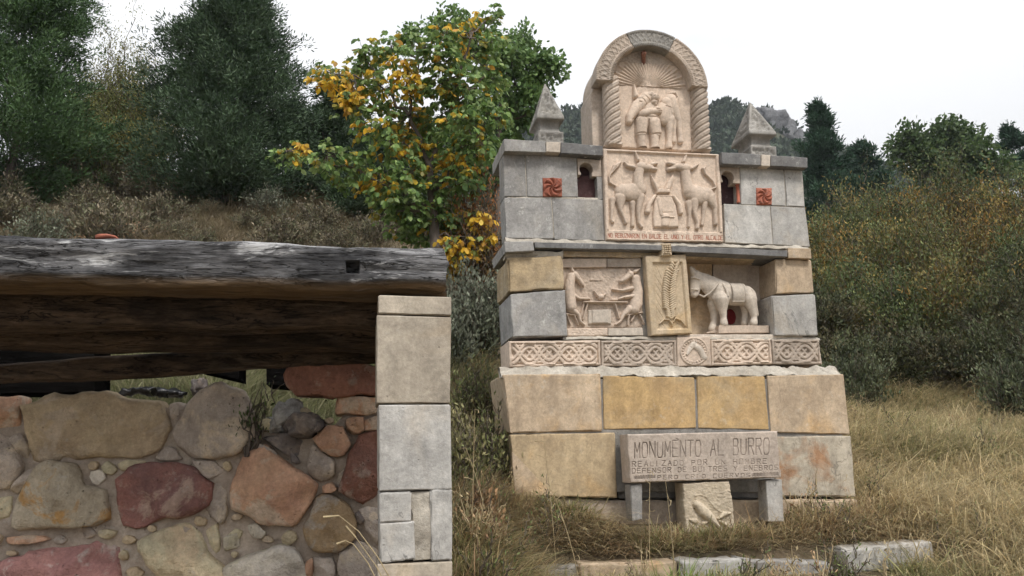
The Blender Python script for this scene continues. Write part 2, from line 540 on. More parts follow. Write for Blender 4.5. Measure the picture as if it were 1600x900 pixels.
def rubble(name, mat, parent, poly, y0, depth, bulge=0.05, rough=0.012, seed=0, step=0.04):
    """A field stone: outline poly of (x, z), rounded face towards the viewer, body going into the wall."""
    P = np.array(poly, float)
    # resample the outline
    pts = []
    for i in range(len(P)):
        a, b = P[i], P[(i + 1) % len(P)]
        n = max(1, int(np.linalg.norm(b - a) / step))
        for k in range(n):
            pts.append(a + (b - a) * k / n)
    P = np.array(pts)
    P = 0.12 * np.roll(P, 1, 0) + 0.76 * P + 0.12 * np.roll(P, -1, 0)
    P = P.mean(0) + (P - P.mean(0)) * 1.025
    P = P + np.stack([fbm(np.stack([P[:, 0], P[:, 1], P[:, 0] * 0], -1) * 16, seed + q) for q in (3, 4)], -1) * step * .55
    c = P.mean(0)
    nP = len(P)
    size = np.linalg.norm(P - c, axis=1).mean()
    rings = [(1.0, depth), (1.01, depth * 0.35), (1.0, bulge * 0.6), (0.975, bulge * 0.25), (0.93, bulge * 0.06), (0.86, 0.0), (0.76, 0.0), (0.66, 0.0), (0.55, 0.0), (0.44, 0.0), (0.33, 0.0), (0.22, 0.0), (0.11, 0.0)]
    V = []
    for s, y in rings:
        for q in P:
            d = q - c
            V.append((c[0] + d[0] * s, y0 + y, c[1] + d[1] * s))
    V.append((c[0], y0, c[1]))
    V = np.array(V)
    nz = np.stack([fbm(V * 9, seed), fbm(V * 9, seed + 31), fbm(V * 9, seed + 67)], 1)
    nz2 = np.stack([fbm(V * 3.5, seed + 5), fbm(V * 3.5, seed + 36), fbm(V * 3.5, seed + 62)], 1)
    rf = np.random.default_rng(seed)
    pl = rf.normal(size=(6, 2)) * .42
    dx, dz = V[:, 0] - c[0], V[:, 2] - c[1]
    fac = np.max([p_[0] * dx + p_[1] * dz - rf.uniform(0, .25) * size for p_ in pl], 0)
    front = np.clip((depth * .3 - (V[:, 1] - y0)) / (depth * .3), 0, 1)
    fac = fac - np.percentile(fac[front > .6], 75)
    V[:, 1] += np.clip(fac, -.05, .05) * front * .7
    rid = np.abs(fbm(V * 7.0, seed + 81, 3)) ** .7
    V += nz * rough + nz2 * rough * np.array([.3, 2.0, .3])
    V[:, 1] += (rid - .3) * rough * 1.6 + fbm(V * 30, seed + 90) * .004
    F = []
    for k in range(len(rings) - 1):
        for i in range(nP):
            j = (i + 1) % nP
            F.append((k * nP + i, (k + 1) * nP + i, (k + 1) * nP + j, k * nP + j))
    k = len(rings) - 1
    for i in range(nP):
        F.append((k * nP + i, len(V) - 1, k * nP + (i + 1) % nP))
    F.append(tuple(range(nP)))
    return mesh_obj(name, V, F, mat, parent)


def rock(name, mat, parent, centre, radii, seed, rough=0.35, n=14):
    """A free lump of rock."""
    V, F = [], []
    m = n * 2
    for i in range(n + 1):
        th = math.pi * i / n
        for j in range(m):
            ph = 2 * math.pi * j / m
            V.append((math.sin(th) * math.cos(ph), math.sin(th) * math.sin(ph), math.cos(th)))
    V = np.array(V)
    k = 1 + rough * fbm(V * 1.4, seed, 4) + 0.15 * np.abs(fbm(V * 3.5, seed + 9))
    V = np.sign(V) * np.abs(V) ** 0.8 * k[:, None] * np.array(radii) + np.array(centre)
    for i in range(n):
        for j in range(m):
            F.append((i * m + j, (i + 1) * m + j, (i + 1) * m + (j + 1) % m, i * m + (j + 1) % m))
    return mesh_obj(name, V, np.array(F), mat, parent)


def strip(name, mat, parent, xs, z0, z1, y0, y1, seed, amp=0.012, steps=6, len_step=0.03):
    """A squeezed-out run of mortar along x: lower lip at (z0, y0), upper lip at (z1, y1); z0/z1 may be (left, right)."""
    n = max(4, int((xs[1] - xs[0]) / len_step))
    t = np.linspace(0, 1, n + 1)
    z0 = np.interp(t, [0, 1], z0) if isinstance(z0, tuple) else np.full(n + 1, z0)
    z1 = np.interp(t, [0, 1], z1) if isinstance(z1, tuple) else np.full(n + 1, z1)
    x = xs[0] + (xs[1] - xs[0]) * t
    V = []
    prof = [(0.0, 0.10), (0.0, 0.0)] + [(k / steps, 0.0) for k in range(1, steps)] + [(1.0, 0.0), (1.0, 0.10)]
    for i in range(n + 1):
        for s, back in prof:
            bul = math.sin(math.pi * s) * 0.06 * abs(z1[i] - z0[i])
            V.append((x[i], y0 + (y1 - y0) * s - bul + back, z0[i] + (z1[i] - z0[i]) * s))
    V = np.array(V)
    k = len(prof)
    V[:, 1] += fbm(V * 16, seed, 4) * amp * 1.2 + fbm(V * 50, seed + 2, 2) * amp * .5
    V[:, 2] += fbm(V * 13, seed + 4, 4) * amp * 1.7 - np.clip(fbm(V * 4, seed + 8), 0, 1) * amp * .8
    F = [(i * k + j, (i + 1) * k + j, (i + 1) * k + j + 1, i * k + j + 1) for i in range(n) for j in range(k - 1)]
    F.append(tuple(range(k - 1, -1, -1)))
    F.append(tuple(n * k + j for j in range(k)))
    return mesh_obj(name, V, F, mat, parent)


# ------------------------------------------------------------------ carving (height fields on the real stone face)
def T(pts, ox, oy, s):
    return [(ox + p[0] / s, oy + p[1] / s) + tuple(v / s for v in p[2:]) for p in pts]


def chain(X, Y, pts):
    """Signed inside distance to a tapered polyline, and the local radius."""
    best = np.full(X.shape, -1e9)
    rad = np.full(X.shape, 1.0)
    if len(pts) == 1:
        pts = [pts[0], pts[0]]
    for (x0, y0, r0), (x1, y1, r1) in zip(pts[:-1], pts[1:]):
        dx, dy = x1 - x0, y1 - y0
        L = dx * dx + dy * dy
        t = np.clip(((X - x0) * dx + (Y - y0) * dy) / L, 0, 1) if L > 1e-9 else np.zeros_like(X)
        r = r0 + (r1 - r0) * t
        d = r - np.hypot(X - x0 - t * dx, Y - y0 - t * dy)
        m = d > best
        best = np.where(m, d, best)
        rad = np.where(m, r, rad)
    return best, rad


def poly_sd(X, Y, pts):
    d = np.full(X.shape, 1e9)
    inside = np.zeros(X.shape, bool)
    n = len(pts)
    for i in range(n):
        x0, y0 = pts[i][:2]
        x1, y1 = pts[(i + 1) % n][:2]
        dx, dy = x1 - x0, y1 - y0
        t = np.clip(((X - x0) * dx + (Y - y0) * dy) / max(dx * dx + dy * dy, 1e-9), 0, 1)
        d = np.minimum(d, np.hypot(X - x0 - t * dx, Y - y0 - t * dy))
        c = ((y0 > Y) != (y1 > Y)) & (X < (x1 - x0) * (Y - y0) / (y1 - y0 + 1e-12) + x0)
        inside ^= c
    return np.where(inside, d, -d)


def dome(d, r):
    q = np.clip(d / np.maximum(r, 1e-6), 0, 1)
    return np.clip(1 - (1 - q) ** 2, 0, 1) ** .42


def carve(X, Y, shapes, tr):
    """Height (m) of raised figures. ('c', chain, H) tapered limb; ('p', outline, H, round) flat figure; ('g', line, w, depth) cut."""
    H = np.zeros(X.shape)
    for sh in shapes:
        pts = T(sh[1], *tr)
        if sh[0] == 'c':
            d, r = chain(X, Y, pts)
            H = np.maximum(H, 1.3 * sh[2] * dome(d, r) * np.clip(0.55 + r / (r.max() + 1e-9) * 0.45, 0, 1))
        elif sh[0] == 'p':
            d = poly_sd(X, Y, pts)
            H = np.maximum(H, 1.25 * sh[2] * dome(d, sh[3] / tr[2]))
    for sh in shapes:
        if sh[0] == 'g':
            pts = [(p[0], p[1], sh[2] / tr[2]) for p in T(sh[1], *tr)]
            d, r = chain(X, Y, pts)
            H = H - np.where(H > 0.001, 1, 0) * sh[3] * np.clip(d / r, 0, 1)
        elif sh[0] == 'a':   # applied on top of what is there
            pts = T(sh[1], *tr)
            d, r = chain(X, Y, pts)
            H = H + sh[2] * dome(d, r)
    return H


def face_grid(fr, quad, y0, step):
    q = np.array(quad, float)
    x, z = fr.at(q[:, 0], q[:, 1], y0)
    c = np.stack([x, z], 1)
    wx = np.linalg.norm(c[1] - c[0])
    wz = np.linalg.norm(c[3] - c[0])
    nx, nz = max(2, int(wx / step)), max(2, int(wz / step))
    a, b = np.meshgrid(np.linspace(0, 1, nx + 1), np.linspace(0, 1, nz + 1))
    a1, b1 = a[..., None], b[..., None]
    xz = (c[0] * (1 - a1) + c[1] * a1) * (1 - b1) + (c[3] * (1 - a1) + c[2] * a1) * b1
    P = np.stack([xz[..., 0], np.full(a.shape, y0), xz[..., 1]], -1)
    X, Y = fr.px(P)
    # edge distance in metres
    e = np.minimum(np.minimum(a, 1 - a) * wx, np.minimum(b, 1 - b) * wz)
    return P, X, Y, e, a, b


def relief(name, mat, parent, fr, quad, y0, thick, step, fn, chip=0.006, paint=None):
    """A carved slab: height field front, plain sides and back. fn(X, Y, P, e) -> height in m."""
    P, X, Y, e, a, b = face_grid(fr, quad, y0, step)
    H = fn(X, Y, P, e)
    mask = None
    if isinstance(H, tuple):
        H, mask = H
    _seed[0] += 1
    H = H + fbm(P * 40, _seed[0]) * 0.0012 + fbm(P * 7, _seed[0] + 3) * 0.002
    H = H - np.clip(1 - e / 0.012, 0, 1) ** 2 * (0.004 + chip * np.clip(fbm(P * 18, _seed[0] + 5) + 0.3, 0, 1) * 2)
    V = P.copy()
    V[..., 1] -= H
    nz, nx = a.shape
    ids = np.arange(nz * nx).reshape(nz, nx)
    F = np.stack([ids[:-1, :-1], ids[1:, :-1], ids[1:, 1:], ids[:-1, 1:]], -1).reshape(-1, 4)
    rim = np.concatenate([ids[0, :-1], ids[:-1, -1], ids[-1, :0:-1], ids[:0:-1, 0]])
    V = V.reshape(-1, 3)
    back = V[rim].copy()
    back[:, 1] = y0 + thick
    n0 = len(V)
    m = len(rim)
    k = np.arange(m)
    side = np.stack([rim, rim[(k + 1) % m], n0 + (k + 1) % m, n0 + k], -1)
    V = np.concatenate([V, back])
    F = np.concatenate([F, side])
    at = None
    if mask is not None:
        at = {'paint': np.concatenate([mask.ravel(), np.zeros(m)])}
    elif mat in (M['carved'], M['lettered']):
        at = {'paint': np.zeros(len(V))}
    return mesh_obj(name, V, F, mat, parent, attrs=at)


def figure(name, mat, parent, fr, quad, y0, step, fn):
    """A raised figure on a carved slab, as a sub-part of its own."""
    P, X, Y, e, a, b = face_grid(fr, quad, y0, step)
    H = fn(X, Y, P, e)
    H = H + np.where(H > 0.002, fbm(P * 45, 77) * 0.0012, 0)
    keep = H > 0.0006
    k4 = keep[:-1, :-1] | keep[1:, :-1] | keep[1:, 1:] | keep[:-1, 1:]
    V = P.copy()
    V[..., 1] -= np.where(keep, H + 0.0015, -0.004)
    nz, nx = a.shape
    ids = np.arange(nz * nx).reshape(nz, nx)
    F = np.stack([ids[:-1, :-1], ids[1:, :-1], ids[1:, 1:], ids[:-1, 1:]], -1)[k4]
    used = np.unique(F)
    if len(used) == 0:
        return None
    remap = np.zeros(nz * nx, int)
    remap[used] = np.arange(len(used))
    at = {'paint': np.zeros(len(used))} if mat in (M['carved'], M['lettered']) else None
    return mesh_obj(name, V.reshape(-1, 3)[used], remap[F], mat, parent, attrs=at)


# ------------------------------------------------------------------ stroke lettering, cut with a chisel
GLYPH = {
    'A': [[(0, 0), (.5, 1), (1, 0)], [(.2, .4), (.8, .4)]],
    'B': [[(0, 0), (0, 1), (.75, 1), (.9, .78), (.75, .55), (0, .55)], [(.75, .55), (1, .28), (.8, 0), (0, 0)]],
    'C': [[(1, 1), (.15, 1), (0, .8), (0, .2), (.15, 0), (1, 0)]],
    'D': [[(0, 0), (0, 1), (.7, 1), (1, .75), (1, .25), (.7, 0), (0, 0)]],
    'E': [[(1, 1), (0, 1), (0, 0), (1, 0)], [(0, .52), (.8, .52)]],
    'F': [[(1, 1), (0, 1), (0, 0)], [(0, .52), (.8, .52)]],
    'H': [[(0, 0), (0, 1)], [(1, 0), (1, 1)], [(0, .5), (1, .5)]],
    'I': [[(.5, 0), (.5, 1)]],
    'L': [[(0, 1), (0, 0), (1, 0)]],
    'M': [[(0, 0), (0.05, 1), (.5, .35), (.95, 1), (1, 0)]],
    'N': [[(0, 0), (0, 1), (1, 0), (1, 1)]],
    'O': [[(.2, 0), (0, .2), (0, .8), (.2, 1), (.8, 1), (1, .8), (1, .2), (.8, 0), (.2, 0)]],
    'P': [[(0, 0), (0, 1), (.85, 1), (1, .8), (.85, .5), (0, .5)]],
    'R': [[(0, 0), (0, 1), (.85, 1), (1, .8), (.85, .52), (0, .52)], [(.5, .52), (1, 0)]],
    'S': [[(1, 1), (.15, 1), (0, .8), (.1, .55), (.9, .45), (1, .2), (.85, 0), (0, 0)]],
    'T': [[(0, 1), (1, 1)], [(.5, 1), (.5, 0)]],
    'U': [[(0, 1), (0, .2), (.2, 0), (.8, 0), (1, .2), (1, 1)]],
    'V': [[(0, 1), (.5, 0), (1, 1)]],
    'Y': [[(0, 1), (.5, .5), (1, 1)], [(.5, .5), (.5, 0)]],
    'Z': [[(0, 1), (1, 1), (0, 0), (1, 0)]],
    '~': [[(0, .3), (.25, .6), (.5, .3), (.75, .6), (1, .3)]],
}


def letter_lines(text, p0, p1, height, lead=0.0, gap=0.35, jitter=0.0, seed=3):
    """Polylines in image pixels for text on a baseline from p0 to p1."""
    rnd = random.Random(seed)
    n = len(text)
    p0, p1 = np.array(p0, float), np.array(p1, float)
    d = (p1 - p0) / (n - gap)
    ux = d
    up = np.array([lead, -1.0]) * height
    out = []
    for i, ch in enumerate(text):
        if ch == ' ':
            continue
        o = p0 + d * i
        k = 1 + jitter * rnd.uniform(-1, 1)
        dy = jitter * rnd.uniform(-1, 1) * height * 0.3
        for line in GLYPH[ch]:
            out.append([tuple(o + ux * (1 - gap) * x * (0.35 if ch == 'I' else 1) + up * y * k + np.array([0, dy])) for x, y in line])
    return out


def cut(X, Y, lines, half):
    """0..1 depth of chisel cuts along polylines (only nearby points are touched)."""
    g = np.zeros(X.shape)
    for ln in lines:
        L = np.array(ln)
        m = (X > L[:, 0].min() - 3 * half) & (X < L[:, 0].max() + 3 * half) & (Y > L[:, 1].min() - 3 * half) & (Y < L[:, 1].max() + 3 * half)
        if not m.any():
            continue
        d, r = chain(X[m], Y[m], [(p[0], p[1], half) for p in ln])
        g[m] = np.maximum(g[m], np.clip(d / half * 1.6, 0, 1))
    return g


# ------------------------------------------------------------------ frames of the two built things
YAW = math.radians(10.7)
_o = at_y(803, 790, 6.85)
MON = Frame((_o[0], _o[1], _o[2]), YAW)
_h = at_y(650, 885, 3.85)
HUT = Frame((_h[0], _h[1], _h[2]), YAW)


def prism_xz(name, mat, parent, poly, y0, y1, bev=0.004, smooth=False):
    """Extruded outline of (x, z); the front edge has a small chamfer."""
    P = np.array(poly, float)
    area = 0.5 * np.sum(P[:, 0] * np.roll(P[:, 1], -1) - np.roll(P[:, 0], -1) * P[:, 1])
    if area < 0:
        P = P[::-1]
    c = P.mean(0)
    n = len(P)
    d1 = np.roll(P, -1, 0) - P
    d0 = P - np.roll(P, 1, 0)
    nn = np.stack([d0[:, 1] + d1[:, 1], -(d0[:, 0] + d1[:, 0])], 1)
    nn /= np.linalg.norm(nn, axis=1, keepdims=True) + 1e-9
    I = P - nn * bev
    V = [(p[0], y0, p[1]) for p in I] + [(p[0], y0 + bev, p[1]) for p in P] + [(p[0], y1, p[1]) for p in P]
    F = [tuple(range(n)), tuple(range(3 * n - 1, 2 * n - 1, -1))]
    for i in range(n):
        j = (i + 1) % n
        F.append((i, n + i, n + j, j))
        F.append((n + i, 2 * n + i, 2 * n + j, n + j))
    return mesh_obj(name, V, F, mat, parent, smooth=smooth)


def tube(name, mat, parent, path, radii, sides=8, smooth=True):
    path = np.array(path, float)
    radii = np.broadcast_to(np.asarray(radii, float), (len(path),))
    V, F = tube_data(path, radii, sides)
    return mesh_obj(name, V, F, mat, parent, smooth)


def tube_data(path, radii, sides=6, base=0):
    n = len(path)
    tan = np.gradient(path, axis=0)
    tan /= np.linalg.norm(tan, axis=1, keepdims=True) + 1e-9
    ref = np.array([0.31, 0.17, 0.93]) if abs(tan[0][2]) < 0.8 else np.array([0.95, 0.2, 0.1])
    a = np.cross(tan, ref)
    a /= np.linalg.norm(a, axis=1, keepdims=True) + 1e-9
    b = np.cross(tan, a)
    th = np.linspace(0, 2 * math.pi, sides, endpoint=False)
    V = path[:, None, :] + radii[:, None, None] * (np.cos(th)[None, :, None] * a[:, None, :] + np.sin(th)[None, :, None] * b[:, None, :])
    V = V.reshape(-1, 3)
    i, j = np.meshgrid(np.arange(n - 1), np.arange(sides), indexing='ij')
    j2 = (j + 1) % sides
    F = np.stack([i * sides + j, i * sides + j2, (i + 1) * sides + j2, (i + 1) * sides + j], -1).reshape(-1, 4) + base
    return V, F


monument = empty('donkey_monument', MON.o, YAW)
tag(monument, 'tall stone monument of dressed blocks with carved donkey panels and round arch on top', 'monument')


def mblock(name, mat, quad, y0, y1, **kw):
    return block(name, M[mat], monument, MON, quad, y0, y1, **kw)


# plinth: two courses of big blocks
mblock('plinth_block', 'tan', [(785, 585), (938, 584), (941, 673), (797, 677)], 0, .70, r=.02, chip=.035, rough=.007)
mblock('plinth_block', 'ochre', [(942.5, 587), (1085, 590), (1088, 669), (943.5, 671)], .005, .70, r=.012, chip=.03)
mblock('plinth_block', 'ochre', [(1088.5, 588), (1195, 588), (1202, 672), (1091.5, 669)], .008, .70, r=.012, chip=.03)
mblock('plinth_block', 'tan', [(1199, 587), (1318, 585), (1328, 679), (1205, 675)], .0, .70, r=.015, chip=.03)
mblock('plinth_block', 'buff', [(797, 679), (961, 676), (964, 778), (805, 775)], -.005, .70, r=.018, chip=.035, rough=.006)
mblock('broken_corner', 'tan', [(800, 706), (808, 713), (866, 774), (804, 774.5)], -.012, .3, r=.01, chip=.02, rough=.006, seg=.03)
mblock('plinth_block', 'grey_dark', [(963, 677), (1207, 677), (1209, 779), (966, 779)], .05, .70, r=.02, chip=.04)
mblock('plinth_block', 'rusty', [(1210, 682), (1330, 681), (1337, 776), (1212, 776)], -.004, .70, r=.02, chip=.03, rough=.006)
mblock('footing_block', 'earth_mortar', [(812, 779), (1080, 782), (1080, 850), (815, 850)], .03, .68, r=.03, chip=.05, rough=.014)
mblock('footing_block', 'tan', [(1083, 782), (1340, 780), (1344, 850), (1083, 850)], -.045, .68, r=.03, chip=.05, rough=.012)


def mxz(px, py, w):
    x, z = MON.at(np.array([float(px)]), np.array([float(py)]), w)
    return float(x[0]), float(z[0])


xa, za = mxz(782, 586, .0)
xb, zb = mxz(1319, 586, .0)
zt = mxz(1000, 573.5, .13)[1]
strip('mortar_bed', M['mortar'], monument, (xa + .01, xb - .01), (za - .004, zb - .004), zt + .004, .010, .128, 5, amp=.02, steps=9, len_step=.015)
strip('mortar_joint', M['mortar_grey'], monument, (mxz(800, 676, 0)[0], mxz(1325, 676, 0)[0]), mxz(1000, 678, 0)[1], mxz(1000, 670, 0)[1], .022, .022, 6, amp=.008)

# interlace frieze: four knot-work blocks and a medallion
YF = .13


def knot(x_l, x_r, y_t, y_b, x0, period, bars):
    yc, A = (y_t + y_b) / 2, (y_b - y_t) / 2 - 7.4

    def fn(X, Y, P, e):
        H = np.zeros(X.shape)
        fr_m = np.clip((e - .018) / .008, 0, 1)
        base = -.022 * fr_m
        for k in range(2):
            ph = 2 * math.pi * (X - x0) / period + k * math.pi
            s = np.sin(ph)
            s = np.sign(s) * np.abs(s) ** 0.85
            yk = yc + A * s
            sl = A * 2 * math.pi / period * np.cos(ph)
            d = 5.6 - np.abs(Y - yk) / np.sqrt(1 + sl * sl)
            over = 0.72 + 0.28 * np.cos(ph) * (1 if k == 0 else -1) * np.where(np.sin(ph / 2 + .01) > 0, 1, 1)
            rib = dome(d, 1.6) * (.030 * over)
            rib = rib - .016 * np.clip(1 - np.abs(d - 5.6) / 1.3, 0, 1) * (d > 0)
            H = np.maximum(H, rib)
        for k in range(2):
            ph = 2 * math.pi * (X - x0) / period + math.pi / 2 + k * math.pi
            d = 1.9 - np.abs(Y - yc - A * np.sin(ph)) / np.sqrt(1 + (A * 2 * math.pi / period * np.cos(ph)) ** 2)
            H = np.maximum(H, dome(d, 1.5) * .014)
        for bx in bars:
            for dx in (-3, 3):
                d = 1.6 - np.abs(X - bx - dx)
                H = np.maximum(H, np.where(np.abs(Y - yc) < A * .8, dome(d, 1.5) * .012, 0))
            H = np.maximum(H, np.where((np.abs(X - bx) < 3) & (np.abs(Y - yc) < A * .8), .006 * (np.sin(Y * 1.9) > 0), 0))
        edge = np.minimum.reduce([X - x_l - 5, x_r - 5 - X, Y - y_t - 3.5, y_b - 3.5 - Y])
        H = np.where(edge > 0, H, 0)
        return base * (e > .018) + H
    return fn


for q, m, kn in [
    ([(795, 533), (938, 531.5), (939, 571), (797, 574)], 'carved', knot(795, 938, 532, 573, 812, 62, (858, 921))),
    ([(939.5, 532), (1057, 531), (1058, 572), (940.5, 572)], 'carved_grey', knot(940, 1057, 532, 572, 950, 60, (985, 1047))),
    ([(1111, 530), (1204.5, 529.5), (1207.5, 568.5), (1112.5, 571)], 'carved', knot(1111, 1206, 530, 570, 1122, 60, (1176,))),
    ([(1206, 530.5), (1280, 530), (1285, 569), (1209, 568.5)], 'carved_grey', knot(1206, 1283, 530, 569, 1216, 56, (1236, 1270))),
]:
    relief('frieze_block', M[m], monument, MON, q, YF, .45, .0045, kn)


def medallion_fn(X, Y, P, e):
    d = np.hypot(X - 1084, Y - 549)
    H = -.018 * np.clip((16 - d) / 2, 0, 1)
    H = np.maximum(H, np.where(np.abs(d - 17) < 1.7, .012 * (.6 + .4 * np.sin(np.arctan2(Y - 549, X - 1084) * 26)), H))
    H = np.maximum(H, dome(1.5 - np.abs(d - 20.5), 1.5) * .012)
    return H


medal_q = [(1058, 527), (1110, 526), (1112, 571), (1059, 572.5)]
medal = relief('medallion_block', M['carved'], monument, MON, medal_q, YF - .012, .45, .004, medallion_fn)
HT = (780, 510, 3.077)
figure('carved_horse_head', M['carved_white'], medal, MON, medal_q, YF + .004, .004, lambda X, Y, P, e: carve(X, Y, [
    ('c', [(928, 88, 15), (912, 112, 13), (900, 135, 9)], .028),
    ('c', [(930, 90, 15), (962, 112, 18), (982, 150, 17)], .026),
    ('c', [(928, 62, 4), (934, 82, 8)], .024), ('c', [(945, 72, 4), (944, 88, 8)], .02),
    ('g', [(940, 78), (970, 96), (992, 130)], 2.5, .008), ('g', [(948, 90), (972, 110), (990, 140)], 2.5, .006), ('g', [(912, 100), (918, 104)], 3, .008)], HT))
strip('mortar_bed', M['mortar'], monument, (mxz(880, 527, .13)[0], mxz(1282, 527, .13)[0]), mxz(1000, 530.5, .13)[1], mxz(1000, 525.5, .13)[1], .135, .155, 8, amp=.010, steps=4)

# middle tier
mblock('corner_block', 'brown', [(793, 402), (879, 398), (881, 451), (795, 457)], .10, .72, r=.03, chip=.05, rough=.014)
mblock('corner_block', 'grey', [(797, 459), (883, 453), (887, 525), (801, 527)], .11, .72, r=.018, chip=.035, rough=.008)
mblock('corner_block', 'tan', [(1211, 405), (1268, 406), (1272, 457), (1213, 459)], .12, .72, r=.018, chip=.03, rough=.007)
mblock('corner_block', 'grey_light', [(1205, 462), (1273, 459.5), (1279, 525), (1211, 524)], .115, .72, r=.018, chip=.03, rough=.006)
strip('mortar_bed', M['mortar'], monument, (mxz(790, 400, .12)[0], mxz(880, 400, .12)[0]), mxz(830, 404, .12)[1], mxz(830, 392, .12)[1], .135, .11, 9, amp=.018)
mblock('niche_back_slab', 'tan', [(1060, 396), (1112, 396), (1114, 524), (1060, 524)], .44, .72, chip=.01)
mblock('niche_back_slab', 'carved_grey', [(1113.5, 396), (1205, 398), (1207, 524), (1115.5, 524)], .445, .72, chip=.01)
x0, z0 = mxz(1060, 525, .13)
x1, z1 = mxz(1215, 519, .44)
block_xz('niche_floor_slab', M['carved_white'], monument, [(x0, z0 + .02), (x1 + .1, z0 + .02), (x1 + .1, z0 - .02), (x0, z0 - .02)], .15, .46, chip=.01)
px0, pz0 = mxz(1141, 495, .438)
red = [(px0 + .055 * math.cos(a), pz0 + .075 * math.sin(a)) for a in np.linspace(0, 2 * math.pi, 24, endpoint=False)]
prism_xz('painted_red_disc', M['red_paint'], monument, red, .425, .45)
mblock('rubble_core', 'mortar_grey', [(878, 398), (1062, 398), (1062, 527), (878, 527)], .30, .71, chip=.02)

# panel of the two donkeys at a table
TC = (870, 400, 6.92)
qc = [(878, 418.5), (1003, 418), (1005, 512), (884, 513)]


def rough_ground(X, Y, P, e):
    return fbm(P * 55, 33) * .005 + np.where(poly_sd(X, Y, T([(360, 170), (482, 172), (482, 268), (358, 266)], *TC)) > 0, .008, 0)


card = relief('card_players_panel', M['carved'], monument, MON, qc, .20, .2, .004, rough_ground)
figs = {
    'carved_donkey': [[('c', [(150, 128, 8), (165, 172, 17)], .04), ('c', [(185, 205, 38), (240, 270, 28), (272, 318, 22)], .045),
                       ('c', [(150, 230, 48), (128, 340, 58), (138, 470, 62), (150, 560, 60)], .055),
                       ('c', [(165, 430, 36), (235, 468, 19), (345, 468, 13)], .045), ('c', [(165, 590, 42), (228, 640, 23), (250, 715, 17), (292, 748, 11)], .045),
                       ('g', [(100, 250), (120, 300), (110, 360)], 4, .01), ('g', [(262, 328), (290, 312)], 4, .01), ('g', [(225, 240), (232, 248)], 6, .012)],
                      [('c', [(785, 205, 40), (735, 250, 33), (690, 280, 26)], .045), ('c', [(885, 148, 9), (835, 178, 26)], .04), ('c', [(770, 145, 8), (780, 180, 16)], .03),
                       ('c', [(845, 250, 48), (865, 390, 58), (850, 520, 70), (830, 580, 62)], .055), ('c', [(800, 355, 28), (700, 380, 17), (598, 365, 13)], .04),
                       ('c', [(830, 440, 30), (720, 452, 17), (660, 470, 13)], .045), ('c', [(780, 580, 48), (712, 640, 26), (680, 708, 18), (630, 745, 12)], .045),
                       ('g', [(690, 290), (720, 300)], 4, .01), ('g', [(770, 205), (778, 212)], 6, .012)]],
    'carved_table': [[('c', [(285, 505, 12), (745, 508, 12)], .04), ('c', [(285, 520, 9), (252, 665, 8)], .03), ('c', [(325, 525, 11), (278, 690, 9)], .03), ('c', [(622, 525, 11), (668, 680, 10)], .03)]],
    'carved_stool': [[('c', [(100, 632, 8), (195, 645, 8)], .03), ('c', [(102, 640, 8), (140, 745, 7)], .03), ('c', [(185, 655, 9), (228, 752, 8)], .03)],
                     [('c', [(740, 645, 9), (915, 615, 9)], .03), ('c', [(770, 650, 12), (758, 752, 10)], .03), ('c', [(830, 650, 13), (800, 710, 11)], .025), ('c', [(890, 640, 9), (935, 740, 8)], .03)]],
    'carved_jug': [[('c', [(470, 450, 36)], .045), ('c', [(395, 380, 7), (432, 435, 15)], .035), ('c', [(520, 415, 8), (500, 430, 10)], .03), ('c', [(585, 478, 12), (640, 480, 12)], .03)]],
    'carved_plaque': [[('p', [(335, 588), (585, 580), (585, 738), (335, 738)], .014, 8), ('p', [(372, 585), (550, 582), (552, 735), (372, 735)], .03, 8)]],
}
for nm, lst in figs.items():
    for shp in lst:
        figure(nm, M['carved_white'] if nm == 'carved_plaque' else M['carved'], card, MON, qc, .20, .004, lambda X, Y, P, e, s=shp: carve(X, Y, s, TC))
mblock('edging_strip', 'carved', [(878, 404), (948, 404), (948, 417.5), (878, 418)], .17, .4, r=.006, chip=.01)
mblock('edging_strip', 'carved_grey', [(949, 404), (1001, 403.5), (1002, 417), (949, 417.5)], .175, .4, r=.006, chip=.012)


def scribble(X, Y, P, e):
    return -.004 * np.clip(vnoise(P * np.array([70, 1, 90]), 4) * 3, 0, 1) * (e > .012)


relief('edging_strip', M['carved'], monument, MON, [(885, 513), (949.5, 512.5), (950, 524.5), (887, 525.5)], .165, .2, .005, scribble)
mblock('edging_strip', 'carved_white', [(950.5, 512.5), (1004, 512), (1005, 524), (950.5, 524.5)], .16, .4, r=.006, chip=.01)
mblock('mortar_infill', 'mortar_grey', [(1000, 402), (1012, 402), (1020, 526), (1004, 526)], .2, .5, chip=.03, rough=.012)

# wheat ear panel, leaning out of the wall
TW = (1000, 390, 6.43)
qw = [(1008.5, 400), (1072, 397), (1082, 521), (1018, 524)]


def wheat_base(X, Y, P, e):
    inn = poly_sd(X, Y, T([(122, 125), (430, 122), (485, 800), (170, 808)], *TW))
    H = -.022 * np.clip(inn / 2.2, 0, 1)
    for side in (-1, 1):
        for k in range(7):
            y = 230 + k * 80
            xs = 275 + (y - 160) * .05 + side * 55
            d, r = chain(X, Y, T([(xs, y + 60, 5), (xs + side * (75 if k else 50), y - 60, 4)], *TW))
            H = H - .006 * np.clip(d / r, 0, 1)
    return H


wheat = relief('wheat_panel', M['carved_yellow'], monument, MON, qw, .095, .22, .004, wheat_base)


